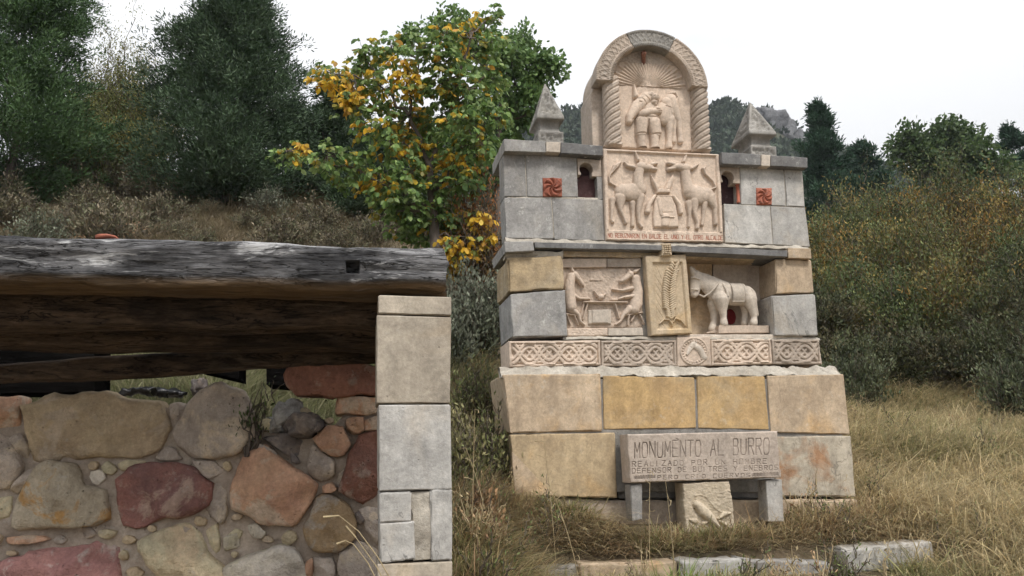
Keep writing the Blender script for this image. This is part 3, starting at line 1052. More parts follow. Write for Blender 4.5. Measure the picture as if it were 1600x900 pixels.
def wheat_ear(X, Y, P, e):
    H = np.zeros(X.shape)
    stem = [(345, 150), (300, 290), (283, 430), (290, 560), (305, 680)]
    s = np.linspace(0, 1, 24)
    xs = np.interp(s * 4, range(5), [p[0] for p in stem])
    ys = np.interp(s * 4, range(5), [p[1] for p in stem])
    for k in range(24):
        for side in (-1, 1):
            wdt = 50 if 2 < k < 20 else 30
            d, r = chain(X, Y, T([(xs[k] + side * 8, ys[k] + 14, 11), (xs[k] + side * wdt, ys[k] - 12, 17)], *TW))
            H = np.maximum(H, .032 * dome(d, r))
    return np.maximum(H, carve(X, Y, [('c', [(300, 640, 10), (322, 770, 7)], .02), ('c', [(192, 748, 4), (235, 705, 7), (285, 706, 8), (318, 755, 6)], .022), ('c', [(328, 730, 6), (350, 692, 8), (405, 715, 7), (455, 775, 4)], .022)], TW))


figure('carved_wheat_ear', M['carved_yellow'], wheat, MON, qw, .117, .0035, wheat_ear)


# ledge of thin grey slabs above the middle tier
mblock('ledge_slab', 'grey', [(788, 378), (833, 376.5), (835, 392), (790, 394)], .045, .72, r=.008, chip=.02)
mblock('ledge_slab', 'grey_dark', [(835.5, 378), (1034, 383), (1034, 391), (836, 387)], .055, .72, r=.006, chip=.015)
mblock('ledge_slab', 'grey_dark', [(1049.5, 384), (1230, 391.5), (1230, 401), (1050, 393)], .055, .72, r=.006, chip=.015)
mblock('ledge_slab', 'tan', [(1231, 387), (1267, 388), (1268, 404), (1232, 403)], .07, .72, r=.01, chip=.02)
mblock('inner_lintel', 'w_beige', [(880, 389), (1034, 392), (1034, 403), (880, 401)], .16, .7, r=.01, chip=.015)
mblock('inner_lintel', 'w_beige', [(1050, 394), (1212, 400), (1212, 406), (1050, 402)], .2, .7, r=.01, chip=.015)


def key_fn(X, Y, P, e):
    return .008 * np.sign(np.sin(X * 1.1 + Y * .9) * np.sin(X * .9 - Y * 1.1)) * (e > .01)


relief('keystone', M['carved_yellow'], monument, MON, [(1034.5, 380), (1049, 380), (1050, 398), (1035, 399)], .05, .3, .005, key_fn)
strip('mortar_bed', M['mortar'], monument, (mxz(790, 376, .1)[0], mxz(1265, 376, .1)[0]), (mxz(790, 378.5, .1)[1], mxz(1265, 389, .1)[1]), (mxz(790, 370.5, .1)[1], mxz(1265, 383, .1)[1]), .10, .13, 12, amp=.015)

# upper tier
for m, q in [
    ('grey', [(788, 309), (861, 309), (865, 373), (791, 372)]), ('grey', [(862.5, 309.5), (942, 312), (946, 376), (866.5, 374)]),
    ('grey_light', [(1131, 318), (1203, 322.5), (1207, 382), (1133, 379)]), ('grey_light', [(1204.5, 322.5), (1258, 324.5), (1266, 386), (1208.5, 382)]),
    ('grey', [(786, 240), (820, 242), (822.5, 307), (788, 307)]), ('grey', [(821.5, 242.5), (901, 246), (903, 308), (824, 307.5)]),
    ('grey_light', [(1156.5, 262), (1224, 264.5), (1228, 322), (1158.5, 319)]), ('grey_light', [(1225.5, 264.5), (1253.5, 265.5), (1257.5, 323), (1229.5, 322)]),
]:
    mblock('facing_block', m, q, .14, .38, r=.009, chip=.018, rough=.004)
for q in ([(791, 243), (898, 249), (900, 372), (794, 370)], [(862, 312), (940, 315), (943, 373), (866, 371)], [(1160, 266), (1252, 269), (1262, 384), (1160, 380)], [(1136, 322), (1200, 324), (1205, 380), (1138, 377)]):
    mblock('joint_mortar', 'mortar', q, .146, .37, r=.004, chip=.0, rough=.006, seg=.03)
mblock('joint_mortar', 'mortar_grey', [(800, 592), (1310, 592), (1322, 770), (806, 768)], .016, .69, r=.01, chip=0, rough=.01, seg=.04)
cq = [(790, 239), (1252, 264), (1264, 386), (794, 374)]
mblock('rubble_core', 'mortar_grey', cq, .36, .68, chip=.03, rough=.015)
strip('mortar_joint', M['mortar'], monument, (mxz(795, 308, .14)[0], mxz(940, 308, .14)[0]), (mxz(795, 310, .14)[1], mxz(940, 313, .14)[1]), (mxz(795, 306, .14)[1], mxz(940, 309, .14)[1]), .147, .147, 21, amp=.005, steps=3)

# red pinwheel tiles
for (x_l, y_t, x_r, y_b, turn, nm) in [(848, 277.5, 878, 307, 1, 'L'), (1182, 293, 1206.5, 320, 1, 'R')]:
    cx_, cy_ = (x_l + x_r) / 2, (y_t + y_b) / 2

    def spin(X, Y, P, e, cx_=cx_, cy_=cy_, R=(x_r - x_l) / 2):
        dx, dy = X - cx_, Y - cy_
        r = np.hypot(dx, dy) / R
        ph = np.arctan2(dy, dx) / (2 * math.pi) * 7 + r * 1.15
        fr_ = ph - np.floor(ph)
        blade = .020 * np.clip(1 - np.abs(fr_ - .45) / .42, 0, 1) ** .6 * np.clip((1.02 - r) / .1, 0, 1)
        return np.where(r < 1.02, blade, -.002)
    relief('pinwheel_tile', M['red_tile'], monument, MON, [(x_l, y_t), (x_r, y_t + .6), (x_r + .6, y_b), (x_l + .6, y_b)], .128, .05, .0035, spin)


# small horseshoe niches
def horseshoe(name, mat, outer, c, r, half_open, w, d):
    o = [mxz(p[0], p[1], w) for p in outer]
    cx_, cz_ = mxz(c[0], c[1], w)
    sc = (mxz(c[0] + 10, c[1], w)[0] - cx_) / 10
    R, ho = r * sc, half_open * sc
    a0 = math.asin(min(1, ho / R))
    arc = [(cx_ + R * math.sin(t), cz_ + R * math.cos(t)) for t in np.linspace(-(math.pi - a0), math.pi - a0, 22)]
    bl, br = o[3], o[2]
    poly = [o[0], o[1], br, (cx_ + ho, br[1])] + arc[::-1] + [(cx_ - ho, bl[1]), bl]
    return prism_xz(name, mat, monument, poly, w, w + d, bev=.003)


horseshoe('niche_arch', M['carved_grey'], [(902, 247), (939.5, 250), (940.5, 276), (903, 273)], (916, 264.5), 10.5, 8.5, .138, .12)
mblock('niche_pier', 'grey', [(932.5, 276), (941, 276.5), (942.5, 311), (934, 311)], .142, .36, r=.005, chip=.008)
mblock('niche_back', 'purple', [(900, 246), (941, 249), (942, 312), (900, 309)], .27, .37, chip=.005)
mblock('niche_pane', 'pane', [(901, 275), (935, 275), (935, 312), (901, 310)], .22, .275, r=.004, chip=.006)
horseshoe('niche_arch', M['carved_grey'], [(1125, 259), (1155.5, 261.5), (1156.5, 286.5), (1126, 284)], (1137, 277), 9.6, 8.0, .138, .12)
mblock('niche_back', 'purple', [(1122, 258), (1157, 261), (1158, 319), (1122, 317)], .30, .37, chip=.005)
cx_, ca = mxz(1152.5, 287, .17)
_, cb = mxz(1152.5, 317, .17)
tube('colonnette', M['red_tile'], monument, [(cx_, .175, cb), (cx_, .175, cb + .02), (cx_, .175, cb + .021), (cx_, .175, ca - .021), (cx_, .175, ca - .02), (cx_, .175, ca)], [.022, .022, .017, .017, .022, .022], 14)

# capping slabs
for m, q, dy in [
    ('grey', [(787, 217), (852.5, 220.5), (853, 238), (788, 236)], 0), ('carved_white', [(853.5, 221), (876, 222), (876, 238.5), (853.5, 237)], .01),
    ('grey_dark', [(876.5, 222), (942, 228), (942, 243), (876.5, 239.5)], 0), ('grey_dark', [(1127, 238), (1188.5, 241), (1189, 258.5), (1128, 256)], 0),
    ('carved_white', [(1189.5, 241.5), (1204, 242.5), (1204, 260), (1189.5, 259)], .01), ('grey_dark', [(1204.5, 243), (1262, 246), (1262, 262), (1204.5, 259)], 0),
]:
    mblock('capping_slab', m, q, .05 + dy, .72, r=.008, chip=.02, rough=.004)

# big panel of two braying donkeys
TA = (930, 220, 5.295)
qa = [(942, 232), (1124, 241), (1131, 378), (948, 374.5)]
txt = letter_lines('NO REBUZNARON EN BALDE EL UNO Y EL OTRO ALCALDE', (950.5, 370.5), (1129.5, 374.8), 6.6, gap=.28)


def donk_base(X, Y, P, e):
    inn = poly_sd(X, Y, T([(100, 85), (1000, 125), (1035, 815), (118, 790)], *TA))
    H = -.022 * np.clip((inn + 1) / 2, 0, 1)
    H = np.maximum(H, np.where(inn < -2.2, -.006, H)) if False else H
    yb = 732 + (X - 948) * .12
    strip_ = np.clip((Y - (220 + yb / 5.295)) / 1.0, 0, 1)
    H = H * (1 - strip_) + (-.010) * strip_ * (e > .01)
    H = H + fbm(P * 30, 12) * .003
    g = cut(X, Y, txt, .62)
    return H - .003 * g, g


donk = relief('braying_donkeys_panel', M['carved'], monument, MON, qa, .095, .3, .0030, donk_base)
for shp in (
    [('c', [(225, 425, 66), (320, 432, 80), (358, 405, 64)], .045), ('c', [(355, 400, 50), (352, 290, 40), (368, 228, 40)], .045),
     ('c', [(372, 220, 42), (430, 228, 32), (455, 222, 26)], .045), ('c', [(455, 205, 20), (495, 196, 17)], .04), ('c', [(455, 238, 20), (490, 244, 18)], .04),
     ('c', [(326, 102, 6), (348, 165, 17)], .035), ('c', [(236, 184, 7), (262, 212, 17), (312, 226, 20)], .035),
     ('c', [(368, 470, 40), (352, 600, 20), (356, 685, 14), (378, 715, 17)], .04), ('c', [(305, 520, 26), (306, 620, 14), (305, 705, 17)], .03),
     ('c', [(205, 470, 52), (204, 570, 21), (232, 640, 13), (248, 682, 17)], .04), ('c', [(140, 490, 26), (134, 600, 16), (130, 655, 12), (142, 674, 15)], .03),
     ('c', [(160, 378, 8), (118, 352, 8), (108, 305, 8), (128, 268, 9)], .025), ('c', [(132, 268, 12), (165, 218, 24), (206, 182, 9)], .03),
     ('g', [(470, 216), (508, 218)], 5, .014), ('g', [(405, 205), (415, 210)], 6, .012), ('g', [(140, 250), (190, 200)], 3, .008), ('g', [(155, 255), (200, 205)], 3, .008), ('g', [(320, 250), (330, 330)], 3, .006), ('g', [(200, 348), (310, 350)], 3, .004)],
    [('c', [(785, 430, 66), (855, 458, 78), (912, 455, 66)], .045), ('c', [(768, 420, 52), (748, 330, 42), (740, 262, 40)], .045),
     ('c', [(740, 235, 42), (680, 222, 32), (640, 222, 27)], .045), ('c', [(640, 205, 20), (596, 192, 16)], .04), ('c', [(640, 238, 20), (602, 244, 18)], .04),
     ('c', [(746, 128, 7), (724, 180, 16)], .035), ('c', [(845, 202, 7), (790, 236, 18)], .035),
     ('c', [(815, 500, 42), (818, 600, 19), (840, 688, 13), (838, 725, 18)], .04), ('c', [(770, 520, 30), (775, 620, 15), (768, 712, 14)], .03),
     ('c', [(945, 475, 48), (986, 560, 23), (984, 640, 14), (990, 690, 19)], .04), ('c', [(900, 520, 26), (890, 620, 15), (880, 696, 16)], .03),
     ('c', [(945, 410, 9), (990, 392, 9), (968, 342, 8), (905, 280, 8)], .025), ('c', [(905, 282, 10), (888, 238, 15), (905, 225, 8)], .03),
     ('g', [(578, 216), (628, 218)], 5, .014), ('g', [(705, 205), (715, 210)], 6, .012), ('g', [(780, 270), (790, 340)], 3, .006)],
):
    figure('carved_donkey', M['carved'], donk, MON, qa, .117, .0035, lambda X, Y, P, e, s=shp: carve(X, Y, s, TA))
figure('carved_donkey_head_with_panniers', M['carved'], donk, MON, qa, .117, .0035, lambda X, Y, P, e: carve(X, Y, [
    ('p', [(450, 272), (478, 322), (522, 385), (522, 432), (498, 432), (462, 350)], .035, 16), ('p', [(642, 275), (640, 345), (606, 432), (568, 405), (590, 345)], .03, 16),
    ('p', [(500, 400), (605, 400), (615, 445), (495, 445)], .035, 14),
    ('p', [(496, 455), (622, 455), (662, 540), (680, 640), (686, 722), (600, 728), (478, 722), (470, 640), (480, 520)], .024, 18),
    ('c', [(486, 462, 14), (438, 535, 22), (428, 590, 24)], .035), ('c', [(640, 465, 14), (690, 535, 21), (702, 600, 20)], .035),
    ('a', [(512, 485, 16), (530, 560, 18), (540, 615, 16)], .012), ('a', [(572, 640, 32), (570, 695, 34)], .022), ('a', [(540, 640, 5), (640, 640, 5)], .01), ('a', [(500, 458, 8), (622, 458, 8)], .012),
    ('g', [(545, 600), (630, 600)], 4, .008), ('g', [(505, 405), (600, 405)], 4, .008)], TA))

# ---- round-headed top: back block, arch stones, twisted columns, tympanum, figure panel
WB = .10
ax0, az0 = mxz(932, 129.5, WB)
ax1, az1 = mxz(1105.5, 131.5, WB)
acx, acz = (ax0 + ax1) / 2, (az0 + az1) / 2
RO = (ax1 - ax0) / 2
RI = (mxz(1083.5, 131, WB)[0] - mxz(961.5, 128, WB)[0]) / 2
px_m = (ax1 - ax0) / 173.5
zb0 = mxz(1020, 234, .3)[1]
outer = [(acx + (RO - .02) * math.cos(t), acz + (RO - .02) * math.sin(t)) for t in np.linspace(0, math.pi, 30)]
prism_xz('back_block', M['carved_grey'], monument, [(acx + RO - .035, zb0)] + outer + [(acx - RO - .005, acz - .05), (acx - RO - .01, zb0)], .285, .66, bev=.006)


def voussoir(t0, t1, mat, seed):
    na, nr = max(10, int((t1 - t0) * RO / .006)), 26
    th = np.linspace(t0, t1, na + 1)
    s = th * RO / px_m
    prof_n = nr + 1 + 4
    rr = np.linspace(RO, RI, nr + 1)
    tt = np.linspace(0, 1, nr + 1)
    V = np.zeros((na + 1, prof_n, 3))
    S, TT = np.meshgrid(s, tt, indexing='ij')
    per = 19.0
    u = S / per
    tv = (TT - .14) / .62

    def tri(x):
        return np.abs((x - np.floor(x)) * 2 - 1)
    lines = np.minimum.reduce([np.abs(tv - tri(u)) * .75, np.abs(tv - tri(u + .5)) * .75, np.abs(tv - .5 - .5 * tri(u * 2)) * .9, np.abs(tri(u * 1.0) - .5) * .55 + .04])
    H = .009 * np.clip(1 - lines / .11, 0, 1) ** .7 - .006
    H = np.where((tv < 0) | (tv > 1), .004, H)
    H = np.where(TT < .10, .006 + .004 * np.sin(S * 2.0), H)
    H = np.where(TT > .84, .008 + .007 * np.sin(S * 1.7 + TT * 18), H)
    ee = np.minimum(S - S.min(), S.max() - S) * px_m
    H = H - .012 * np.clip(1 - ee / .006, 0, 1)
    P3 = np.stack([S * px_m * 3, TT, S * 0 + seed], -1)
    H = H + fbm(P3 * 20, seed) * .003
    for k in range(prof_n):
        if k == 0:
            r, y = np.full(na + 1, RO), np.full(na + 1, .285)
        elif k == 1:
            r, y = np.full(na + 1, RO + .004), np.full(na + 1, WB + .01)
        elif k == prof_n - 2:
            r, y = np.full(na + 1, RI - .002), np.full(na + 1, WB + .008)
        elif k == prof_n - 1:
            r, y = np.full(na + 1, RI - .004), np.full(na + 1, .30)
        else:
            r, y = np.full(na + 1, rr[k - 2]), WB - H[:, k - 2]
        V[:, k] = np.stack([acx - r * np.cos(math.pi - th) * -1 if False else acx + r * np.cos(th), y, acz + r * np.sin(th)], -1)
    ids = np.arange((na + 1) * prof_n).reshape(na + 1, prof_n)
    F = np.stack([ids[:-1, :-1], ids[:-1, 1:], ids[1:, 1:], ids[1:, :-1]], -1).reshape(-1, 4)
    F = [tuple(f) for f in F] + [tuple(ids[0, ::-1]), tuple(ids[-1])]
    return mesh_obj('arch_stone', V.reshape(-1, 3), F, mat, monument)


voussoir(math.radians(115.3), math.radians(180), M['carved_grey'], 1)
voussoir(math.radians(62.3), math.radians(114.9), M['finial'], 2)
voussoir(math.radians(0), math.radians(61.9), M['carved_grey'], 3)


def column(cx_px, top_px, bot_px, rad_px, w, hand):
    x, zt_ = mxz(cx_px, top_px, w)
    zb_ = mxz(cx_px, bot_px, w)[1]
    xb_ = mxz(cx_px + 4.5, bot_px, w)[0]
    R = rad_px * px_m
    n, m = 150, 56
    V = []
    for i in range(n + 1):
        t = i / n
        z = zb_ + (zt_ - zb_) * t
        for j in range(m):
            a = 2 * math.pi * j / m
            ph = 5 * a + hand * 2 * math.pi * t * 11.0
            r = R * (0.84 + .20 * abs(math.sin(ph / 2 + .6)) ** .7 + .03 * math.sin(ph * 2)) * (1.0 + .05 * (t < .05)) * (1 - .06 * t)
            V.append((xb_ + (x - xb_) * t + r * math.cos(a), w + r * math.sin(a), z))
    V = np.array(V)
    V += (fbm(V * 40, 3) * .002)[:, None]
    F = [(i * m + j, i * m + (j + 1) % m, (i + 1) * m + (j + 1) % m, (i + 1) * m + j) for i in range(n) for j in range(m)]
    F += [tuple(range(m - 1, -1, -1)), tuple(n * m + j for j in range(m))]
    mesh_obj('twisted_column', V, F, M['carved_grey'], monument)


column(953.5, 123, 229.5, 13.2, .20, -1)
column(1091.0, 132.5, 237.5, 14.0, .20, -1)

TB = (900, 30, 4.092)
WP = .21
qp = [(962, 131), (1080, 139), (1084, 236), (966, 230)]
man = relief('rider_panel', M['carved'], monument, MON, qp, WP, .1, .004, lambda X, Y, P, e: fbm(P * 25, 9) * .003)
figure('carved_donkey', M['carved'], man, MON, qp, WP, .0033, lambda X, Y, P, e: carve(X, Y, [
    ('c', [(366, 430, 6), (376, 500, 18)], .045), ('c', [(440, 515, 46), (385, 570, 42), (345, 628, 29), (336, 660, 22)], .06),
    ('c', [(555, 590, 58), (575, 640, 52)], .05), ('c', [(596, 650, 34), (592, 740, 21), (590, 785, 18), (590, 822, 24)], .05),
    ('c', [(600, 520, 40), (625, 590, 34), (655, 660, 19), (662, 760, 16), (664, 785, 20)], .04), ('c', [(620, 660, 20), (622, 750, 14), (620, 785, 17)], .03),
    ('c', [(600, 480, 9), (632, 478, 9), (645, 510, 9), (635, 540, 9)], .03), ('c', [(570, 540, 36), (600, 610, 22)], .05),
    ('g', [(350, 655), (368, 640)], 4, .014), ('g', [(392, 545), (402, 550)], 7, .014), ('g', [(405, 520), (440, 560)], 3, .01), ('g', [(420, 500), (460, 540)], 3, .01), ('g', [(560, 570), (600, 580)], 3, .01)], TB))
figure('carved_man', M['carved'], man, MON, qp, WP, .0033, lambda X, Y, P, e: carve(X, Y, [
    ('c', [(492, 518, 34)], .075), ('c', [(488, 548, 27), (492, 560, 20)], .07), ('c', [(470, 495, 26), (440, 505, 24), (400, 520, 20)], .06),
    ('c', [(470, 590, 62), (455, 640, 66)], .055), ('c', [(420, 620, 34), (460, 606, 32), (520, 604, 24)], .07), ('c', [(505, 590, 20), (530, 600, 12)], .07),
    ('c', [(416, 660, 42), (412, 735, 37)], .06), ('c', [(412, 745, 30), (416, 810, 27), (420, 826, 30)], .05),
    ('c', [(490, 670, 46), (505, 735, 38)], .06), ('c', [(498, 745, 30), (498, 810, 27), (500, 828, 32)], .05),
    ('g', [(380, 742), (450, 742)], 5, .014), ('g', [(465, 748), (540, 745)], 5, .014), ('g', [(452, 660), (455, 740)], 6, .02), ('g', [(510, 596), (535, 592)], 3, .012), ('g', [(510, 606), (535, 606)], 3, .012), ('g', [(425, 640), (520, 640)], 4, .012),
    ('g', [(478, 512), (484, 513)], 4, .012), ('g', [(500, 512), (506, 513)], 4, .012), ('g', [(484, 538), (502, 540)], 3, .01)], TB))
tcx, tcz = mxz(1022, 136.5, WP)


def tymp(name, mat, lo, hi, kind, y):
    RR = RI + .012
    n, m = 150, 70
    xs = np.linspace(-RR, RR, n + 1)
    zs = np.linspace(lo, hi, m + 1)
    Xg, Zg = np.meshgrid(xs, zs)
    lim = np.sqrt(np.clip(RR * RR - Zg * Zg, .0004, None))
    Xg = Xg / RR * lim
    r = np.hypot(Xg, Zg + .02) / RR
    a = np.arctan2(Zg + .02, Xg)
    if kind == 'rays':
        nray = 27
        ph = a / math.pi * nray
        f = np.abs(ph - np.floor(ph) - .5) * 2
        R2 = .80 + .12 * (np.floor(ph) % 2)
        H = .016 * np.clip(1 - f, 0, 1) * np.clip(r / .3, .25, 1) * (r < R2)
        H = H - .006 * (np.abs(f - .95) < .12) * (r < R2)
        H = np.maximum(H, .014 * dome(.10 - r, .1))
    else:
        P3 = np.stack([Xg * 60, Xg * 0, Zg * 60], -1)
        H = -.005 * np.clip(vnoise(P3, 8) * 4, 0, 1)
    P3 = np.stack([Xg, Xg * 0, Zg], -1)
    H = H + fbm(P3 * 30, 6) * .002
    V = np.stack([acx + .004 + Xg, y - H, tcz + Zg], -1).reshape(-1, 3)
    ids = np.arange((m + 1) * (n + 1)).reshape(m + 1, n + 1)
    F = np.stack([ids[:-1, :-1], ids[:-1, 1:], ids[1:, 1:], ids[1:, :-1]], -1).reshape(-1, 4)
    rim = np.concatenate([ids[0, :], ids[1:, -1], ids[-1, -2::-1], ids[-2:0:-1, 0]])
    bk = V[rim].copy()
    bk[:, 1] = y + .07
    k = np.arange(len(rim))
    F2 = np.stack([rim, len(V) + k, len(V) + (k + 1) % len(rim), rim[(k + 1) % len(rim)]], -1)
    mesh_obj(name, np.concatenate([V, bk]), np.concatenate([F, F2]), mat, monument, attrs={'paint': np.zeros(len(V) + len(bk))})


tymp('sunburst_tympanum', M['carved'], .002, RI * .62, 'rays', WP)
tymp('tympanum_top', M['carved_grey'], RI * .628, RI * .985, 'script', WP - .004)
p0 = mxz(1003.5, 86, WP - .03)
p1 = mxz(1007, 101, WP)
tube('rusty_iron_peg', M['w_red'], monument, [(p0[0], WP - .09, p0[1] + .01), (p0[0] + .002, WP - .07, p0[1] + .004), (p0[0] + .004, WP - .05, p0[1] - .012), (p1[0], WP + .02, p1[1])], [.012, .028, .024, .018], 10)


# pyramid finials
def finial(c_left, c_right, apex, base_bot, w):
    xl, zl = mxz(c_left[0], c_left[1], w)
    xr, zr = mxz(c_right[0], c_right[1], w)
    hw = (xr - xl) / 2
    DP = 1.4
    cx0, cy0 = (xl + xr) / 2, w + hw * DP
    zp = (zl + zr) / 2
    za_ = mxz(apex[0], apex[1], cy0)[1]
    zb_ = mxz(base_bot[0], base_bot[1], w)[1]
    o = empty('finial', (0, 0, 0)) if False else None
    n = 22

    def stack(name, rings, carved, parent, mat):
        V = []
        for (h, z, *_) in rings:
            for s in range(4):
                for k in range(n):
                    t = -1 + 2 * k / n
                    p = [(t, -1), (1, t), (-t, 1), (-1, -t)][s]
                    V.append((cx0 + p[0] * h, cy0 + p[1] * h * DP, z))
        V = np.array(V)
        ids = np.arange(len(rings) * 4 * n).reshape(len(rings), 4 * n)
        C = np.zeros(len(V))
        for i, rg in enumerate(rings):
            for j in range(4 * n):
                t = abs(-1 + 2 * (j % n) / n)
                if carved[i] and t * rg[0] < rg[0] - .022 and rg[0] > .03:
                    C[ids[i, j]] = 1
        nz = np.clip(vnoise(V * 58, 5) * 4, -1, 1) * .012 + fbm(V * 20, 4) * .003
        nrm = np.zeros_like(V)
        for s in range(4):
            m = (np.arange(len(V)) % (4 * n)) // n == s
            nrm[m] = [(0, -1, .35), (1, 0, .35), (0, 1, .35), (-1, 0, .35)][s]
        V = V + nrm * (C * (nz - .008) + (1 - C) * fbm(V * 25, 14) * .003)[:, None]
        F = []
        for i in range(len(rings) - 1):
            for j in range(4 * n):
                F.append((ids[i, j], ids[i, (j + 1) % (4 * n)], ids[i + 1, (j + 1) % (4 * n)], ids[i + 1, j]))
        F.append(tuple(ids[0, ::-1]))
        F.append(tuple(ids[-1]))
        return mesh_obj(name, V, F, mat, parent)
    H = za_ - zp
    ped_h = (zp - zb_)
    bz = zb_ + ped_h * .46
    bh = hw * .93
    base_r = [(bh, zb_ - .01)] + [(bh, z) for z in np.linspace(zb_ + .01, bz - .01, 10)] + [(bh, bz), (hw * .78, bz + .012), (hw * .70, bz + .03), (hw * .70, zp - .035), (hw * .85, zp - .015), (hw * .9, zp - .012)]
    part = stack('finial', base_r, [0] + [0, 0] + [1] * 6 + [0, 0] + [0] * 7, monument, M['finial'])
    rows = 26
    pyr = [(hw * .9, zp - .013), (hw, zp - .012), (hw, zp + .008)]
    for k in range(1, rows):
        t = k / rows
        pyr.append((hw * (1 - t) + .004, zp + .008 + (H - .008) * t))
    pyr += [(.006, za_ - .004), (.002, za_)]
    stack('pyramid', pyr, [0, 0, 0] + [0 if k < 3 else 1 for k in range(1, rows)] + [0, 0], part, M['finial'])


finial((839, 182.5), (881.5, 185.5), (849.5, 131), (860, 222), .115)
finial((1171, 207.5), (1213, 209.5), (1176.5, 161), (1194, 243.5), .115)

# ------------------------------------------------------------------ donkey statue in the niche
def grow(name, mat, parent, chains, voxel, smooth_it=6):
    """One continuous body: tapered limbs merged by a voxel remesh."""
    V, F = [], []
    for ch in chains:
        pts = [np.array(p, float) for p in ch]
        dense = []
        for a, b in zip(pts[:-1], pts[1:]):
            L = np.linalg.norm(b[:3] - a[:3])
            k = max(1, int(L / (max(min(a[3], b[3]), 1e-4) * .35)))
            for i in range(k):
                dense.append(a + (b - a) * i / k)
        dense.append(pts[-1])
        for p in dense:
            base = len(V)
            n, m = 6, 10
            for i in range(n + 1):
                th = math.pi * i / n
                for j in range(m):
                    ph = 2 * math.pi * j / m
                    V.append((p[0] + p[3] * math.sin(th) * math.cos(ph), p[1] + p[3] * (p[4] if len(p) > 4 else 1) * math.sin(th) * math.sin(ph), p[2] + p[3] * math.cos(th)))
            for i in range(n):
                for j in range(m):
                    F.append((base + i * m + j, base + (i + 1) * m + j, base + (i + 1) * m + (j + 1) % m, base + i * m + (j + 1) % m))
    o = mesh_obj(name, V, np.array(F), mat, parent)
    r = o.modifiers.new('merge', 'REMESH')
    r.mode = 'VOXEL'
    r.voxel_size = voxel
    r.use_smooth_shade = True
    s = o.modifiers.new('smooth', 'SMOOTH')
    s.factor = 0.5
    s.iterations = smooth_it
    return o


WS = .27
sx0, sz0 = mxz(1160, 508, WS)
st_o = MON.world(np.array([sx0, WS, sz0 - .07]))
statue = empty('donkey_statue', st_o, YAW)
tag(statue, 'white stone donkey figure with saddle and halter standing in the open niche', 'statue')
ST = Frame(st_o, YAW)
spm = (mxz(1170, 480, WS)[0] - mxz(1160, 480, WS)[0]) / 10 / 6.43


def sp(x, y, r, dy=0.0, flat=1.0):
    X, Z = ST.at(np.array([1000 + x / 6.43]), np.array([390 + y / 6.43]), dy)
    return (float(X[0]), dy, float(Z[0]), r * spm, flat)


grow('body', M['carved_white'], statue, [
    [sp(850, 455, 100, 0, .8), sp(950, 458, 103, 0, .85), sp(1060, 460, 97, 0, .8), sp(1085, 470, 85, 0, .8)],
    [sp(845, 435, 112, 0, .75), sp(740, 380, 100, 0, .62), sp(650, 325, 84, 0, .56), sp(585, 290, 66, 0, .55)],
    [sp(800, 480, 95, 0, .8), sp(740, 440, 72, 0, .7), sp(680, 390, 60, 0, .6)],
    [sp(566, 268, 60, 0, .62), sp(556, 350, 57, 0, .6), sp(550, 410, 50, 0, .6), sp(546, 438, 46, 0, .6)],
    [sp(512, 180, 16, -.025), sp(530, 232, 27, -.02)], [sp(540, 190, 14, .03), sp(550, 235, 24, .02)],
    [sp(815, 500, 78, -.04), sp(828, 600, 44, -.045), sp(840, 690, 30, -.045), sp(842, 742, 40, -.05)],
    [sp(735, 540, 62, .04), sp(748, 640, 42, .045), sp(742, 730, 33, .045), sp(728, 795, 40, .04)],
    [sp(1100, 500, 72, -.035), sp(1128, 600, 42, -.045), sp(1148, 690, 29, -.045), sp(1142, 735, 39, -.05)],
    [sp(1060, 540, 62, .04), sp(1062, 650, 36, .045), sp(1050, 735, 38, .045)],
    [sp(1150, 480, 22, 0), sp(1166, 590, 18, 0), sp(1180, 660, 14, 0)],
], .0075, 5)
# saddle blanket, girth, collar and rein
def sleeve(name, x0, x1, cy, rz, ry, a0, a1, thick):
    V, F = [], []
    n, m = 6, 26
    for i in range(n + 1):
        for lay in (0, 1):
            for j in range(m + 1):
                a = a0 + (a1 - a0) * j / m
                q = sp(x0 + (x1 - x0) * i / n, cy, 1)
                V.append((q[0], (ry + thick * lay) * spm * math.sin(a), q[2] + (rz + thick * lay) * spm * math.cos(a)))
    k = m + 1
    for i in range(n):
        for lay in (0, 1):
            for j in range(m):
                a, b = (i * 2 + lay) * k + j, ((i + 1) * 2 + lay) * k + j
                F.append((a, b, b + 1, a + 1) if lay else (a, a + 1, b + 1, b))
        for j, fl in ((0, 0), (m, 1)):
            a, b = i * 2 * k + j, (i + 1) * 2 * k + j
            F.append((a, b, b + k, a + k) if fl else (a, a + k, b + k, b))
    for i in (0, n):
        for j in range(m):
            a = i * 2 * k + j
            F.append((a, a + k, a + k + 1, a + 1) if i == 0 else (a, a + 1, a + k + 1, a + k))
    return mesh_obj(name, V, F, M['carved_white'], statue)


sleeve('saddle_blanket', 888, 1008, 458, 106, 92, -2.3, 2.3, 8)
sleeve('saddle_strap', 1012, 1030, 458, 104, 92, -1.6, 1.6, 7)


def sv(pts, r, name):
    tube(name, M['carved_white'], statue, [sp(x, y, 1, d)[:3] for x, y, d in pts], r, 8)


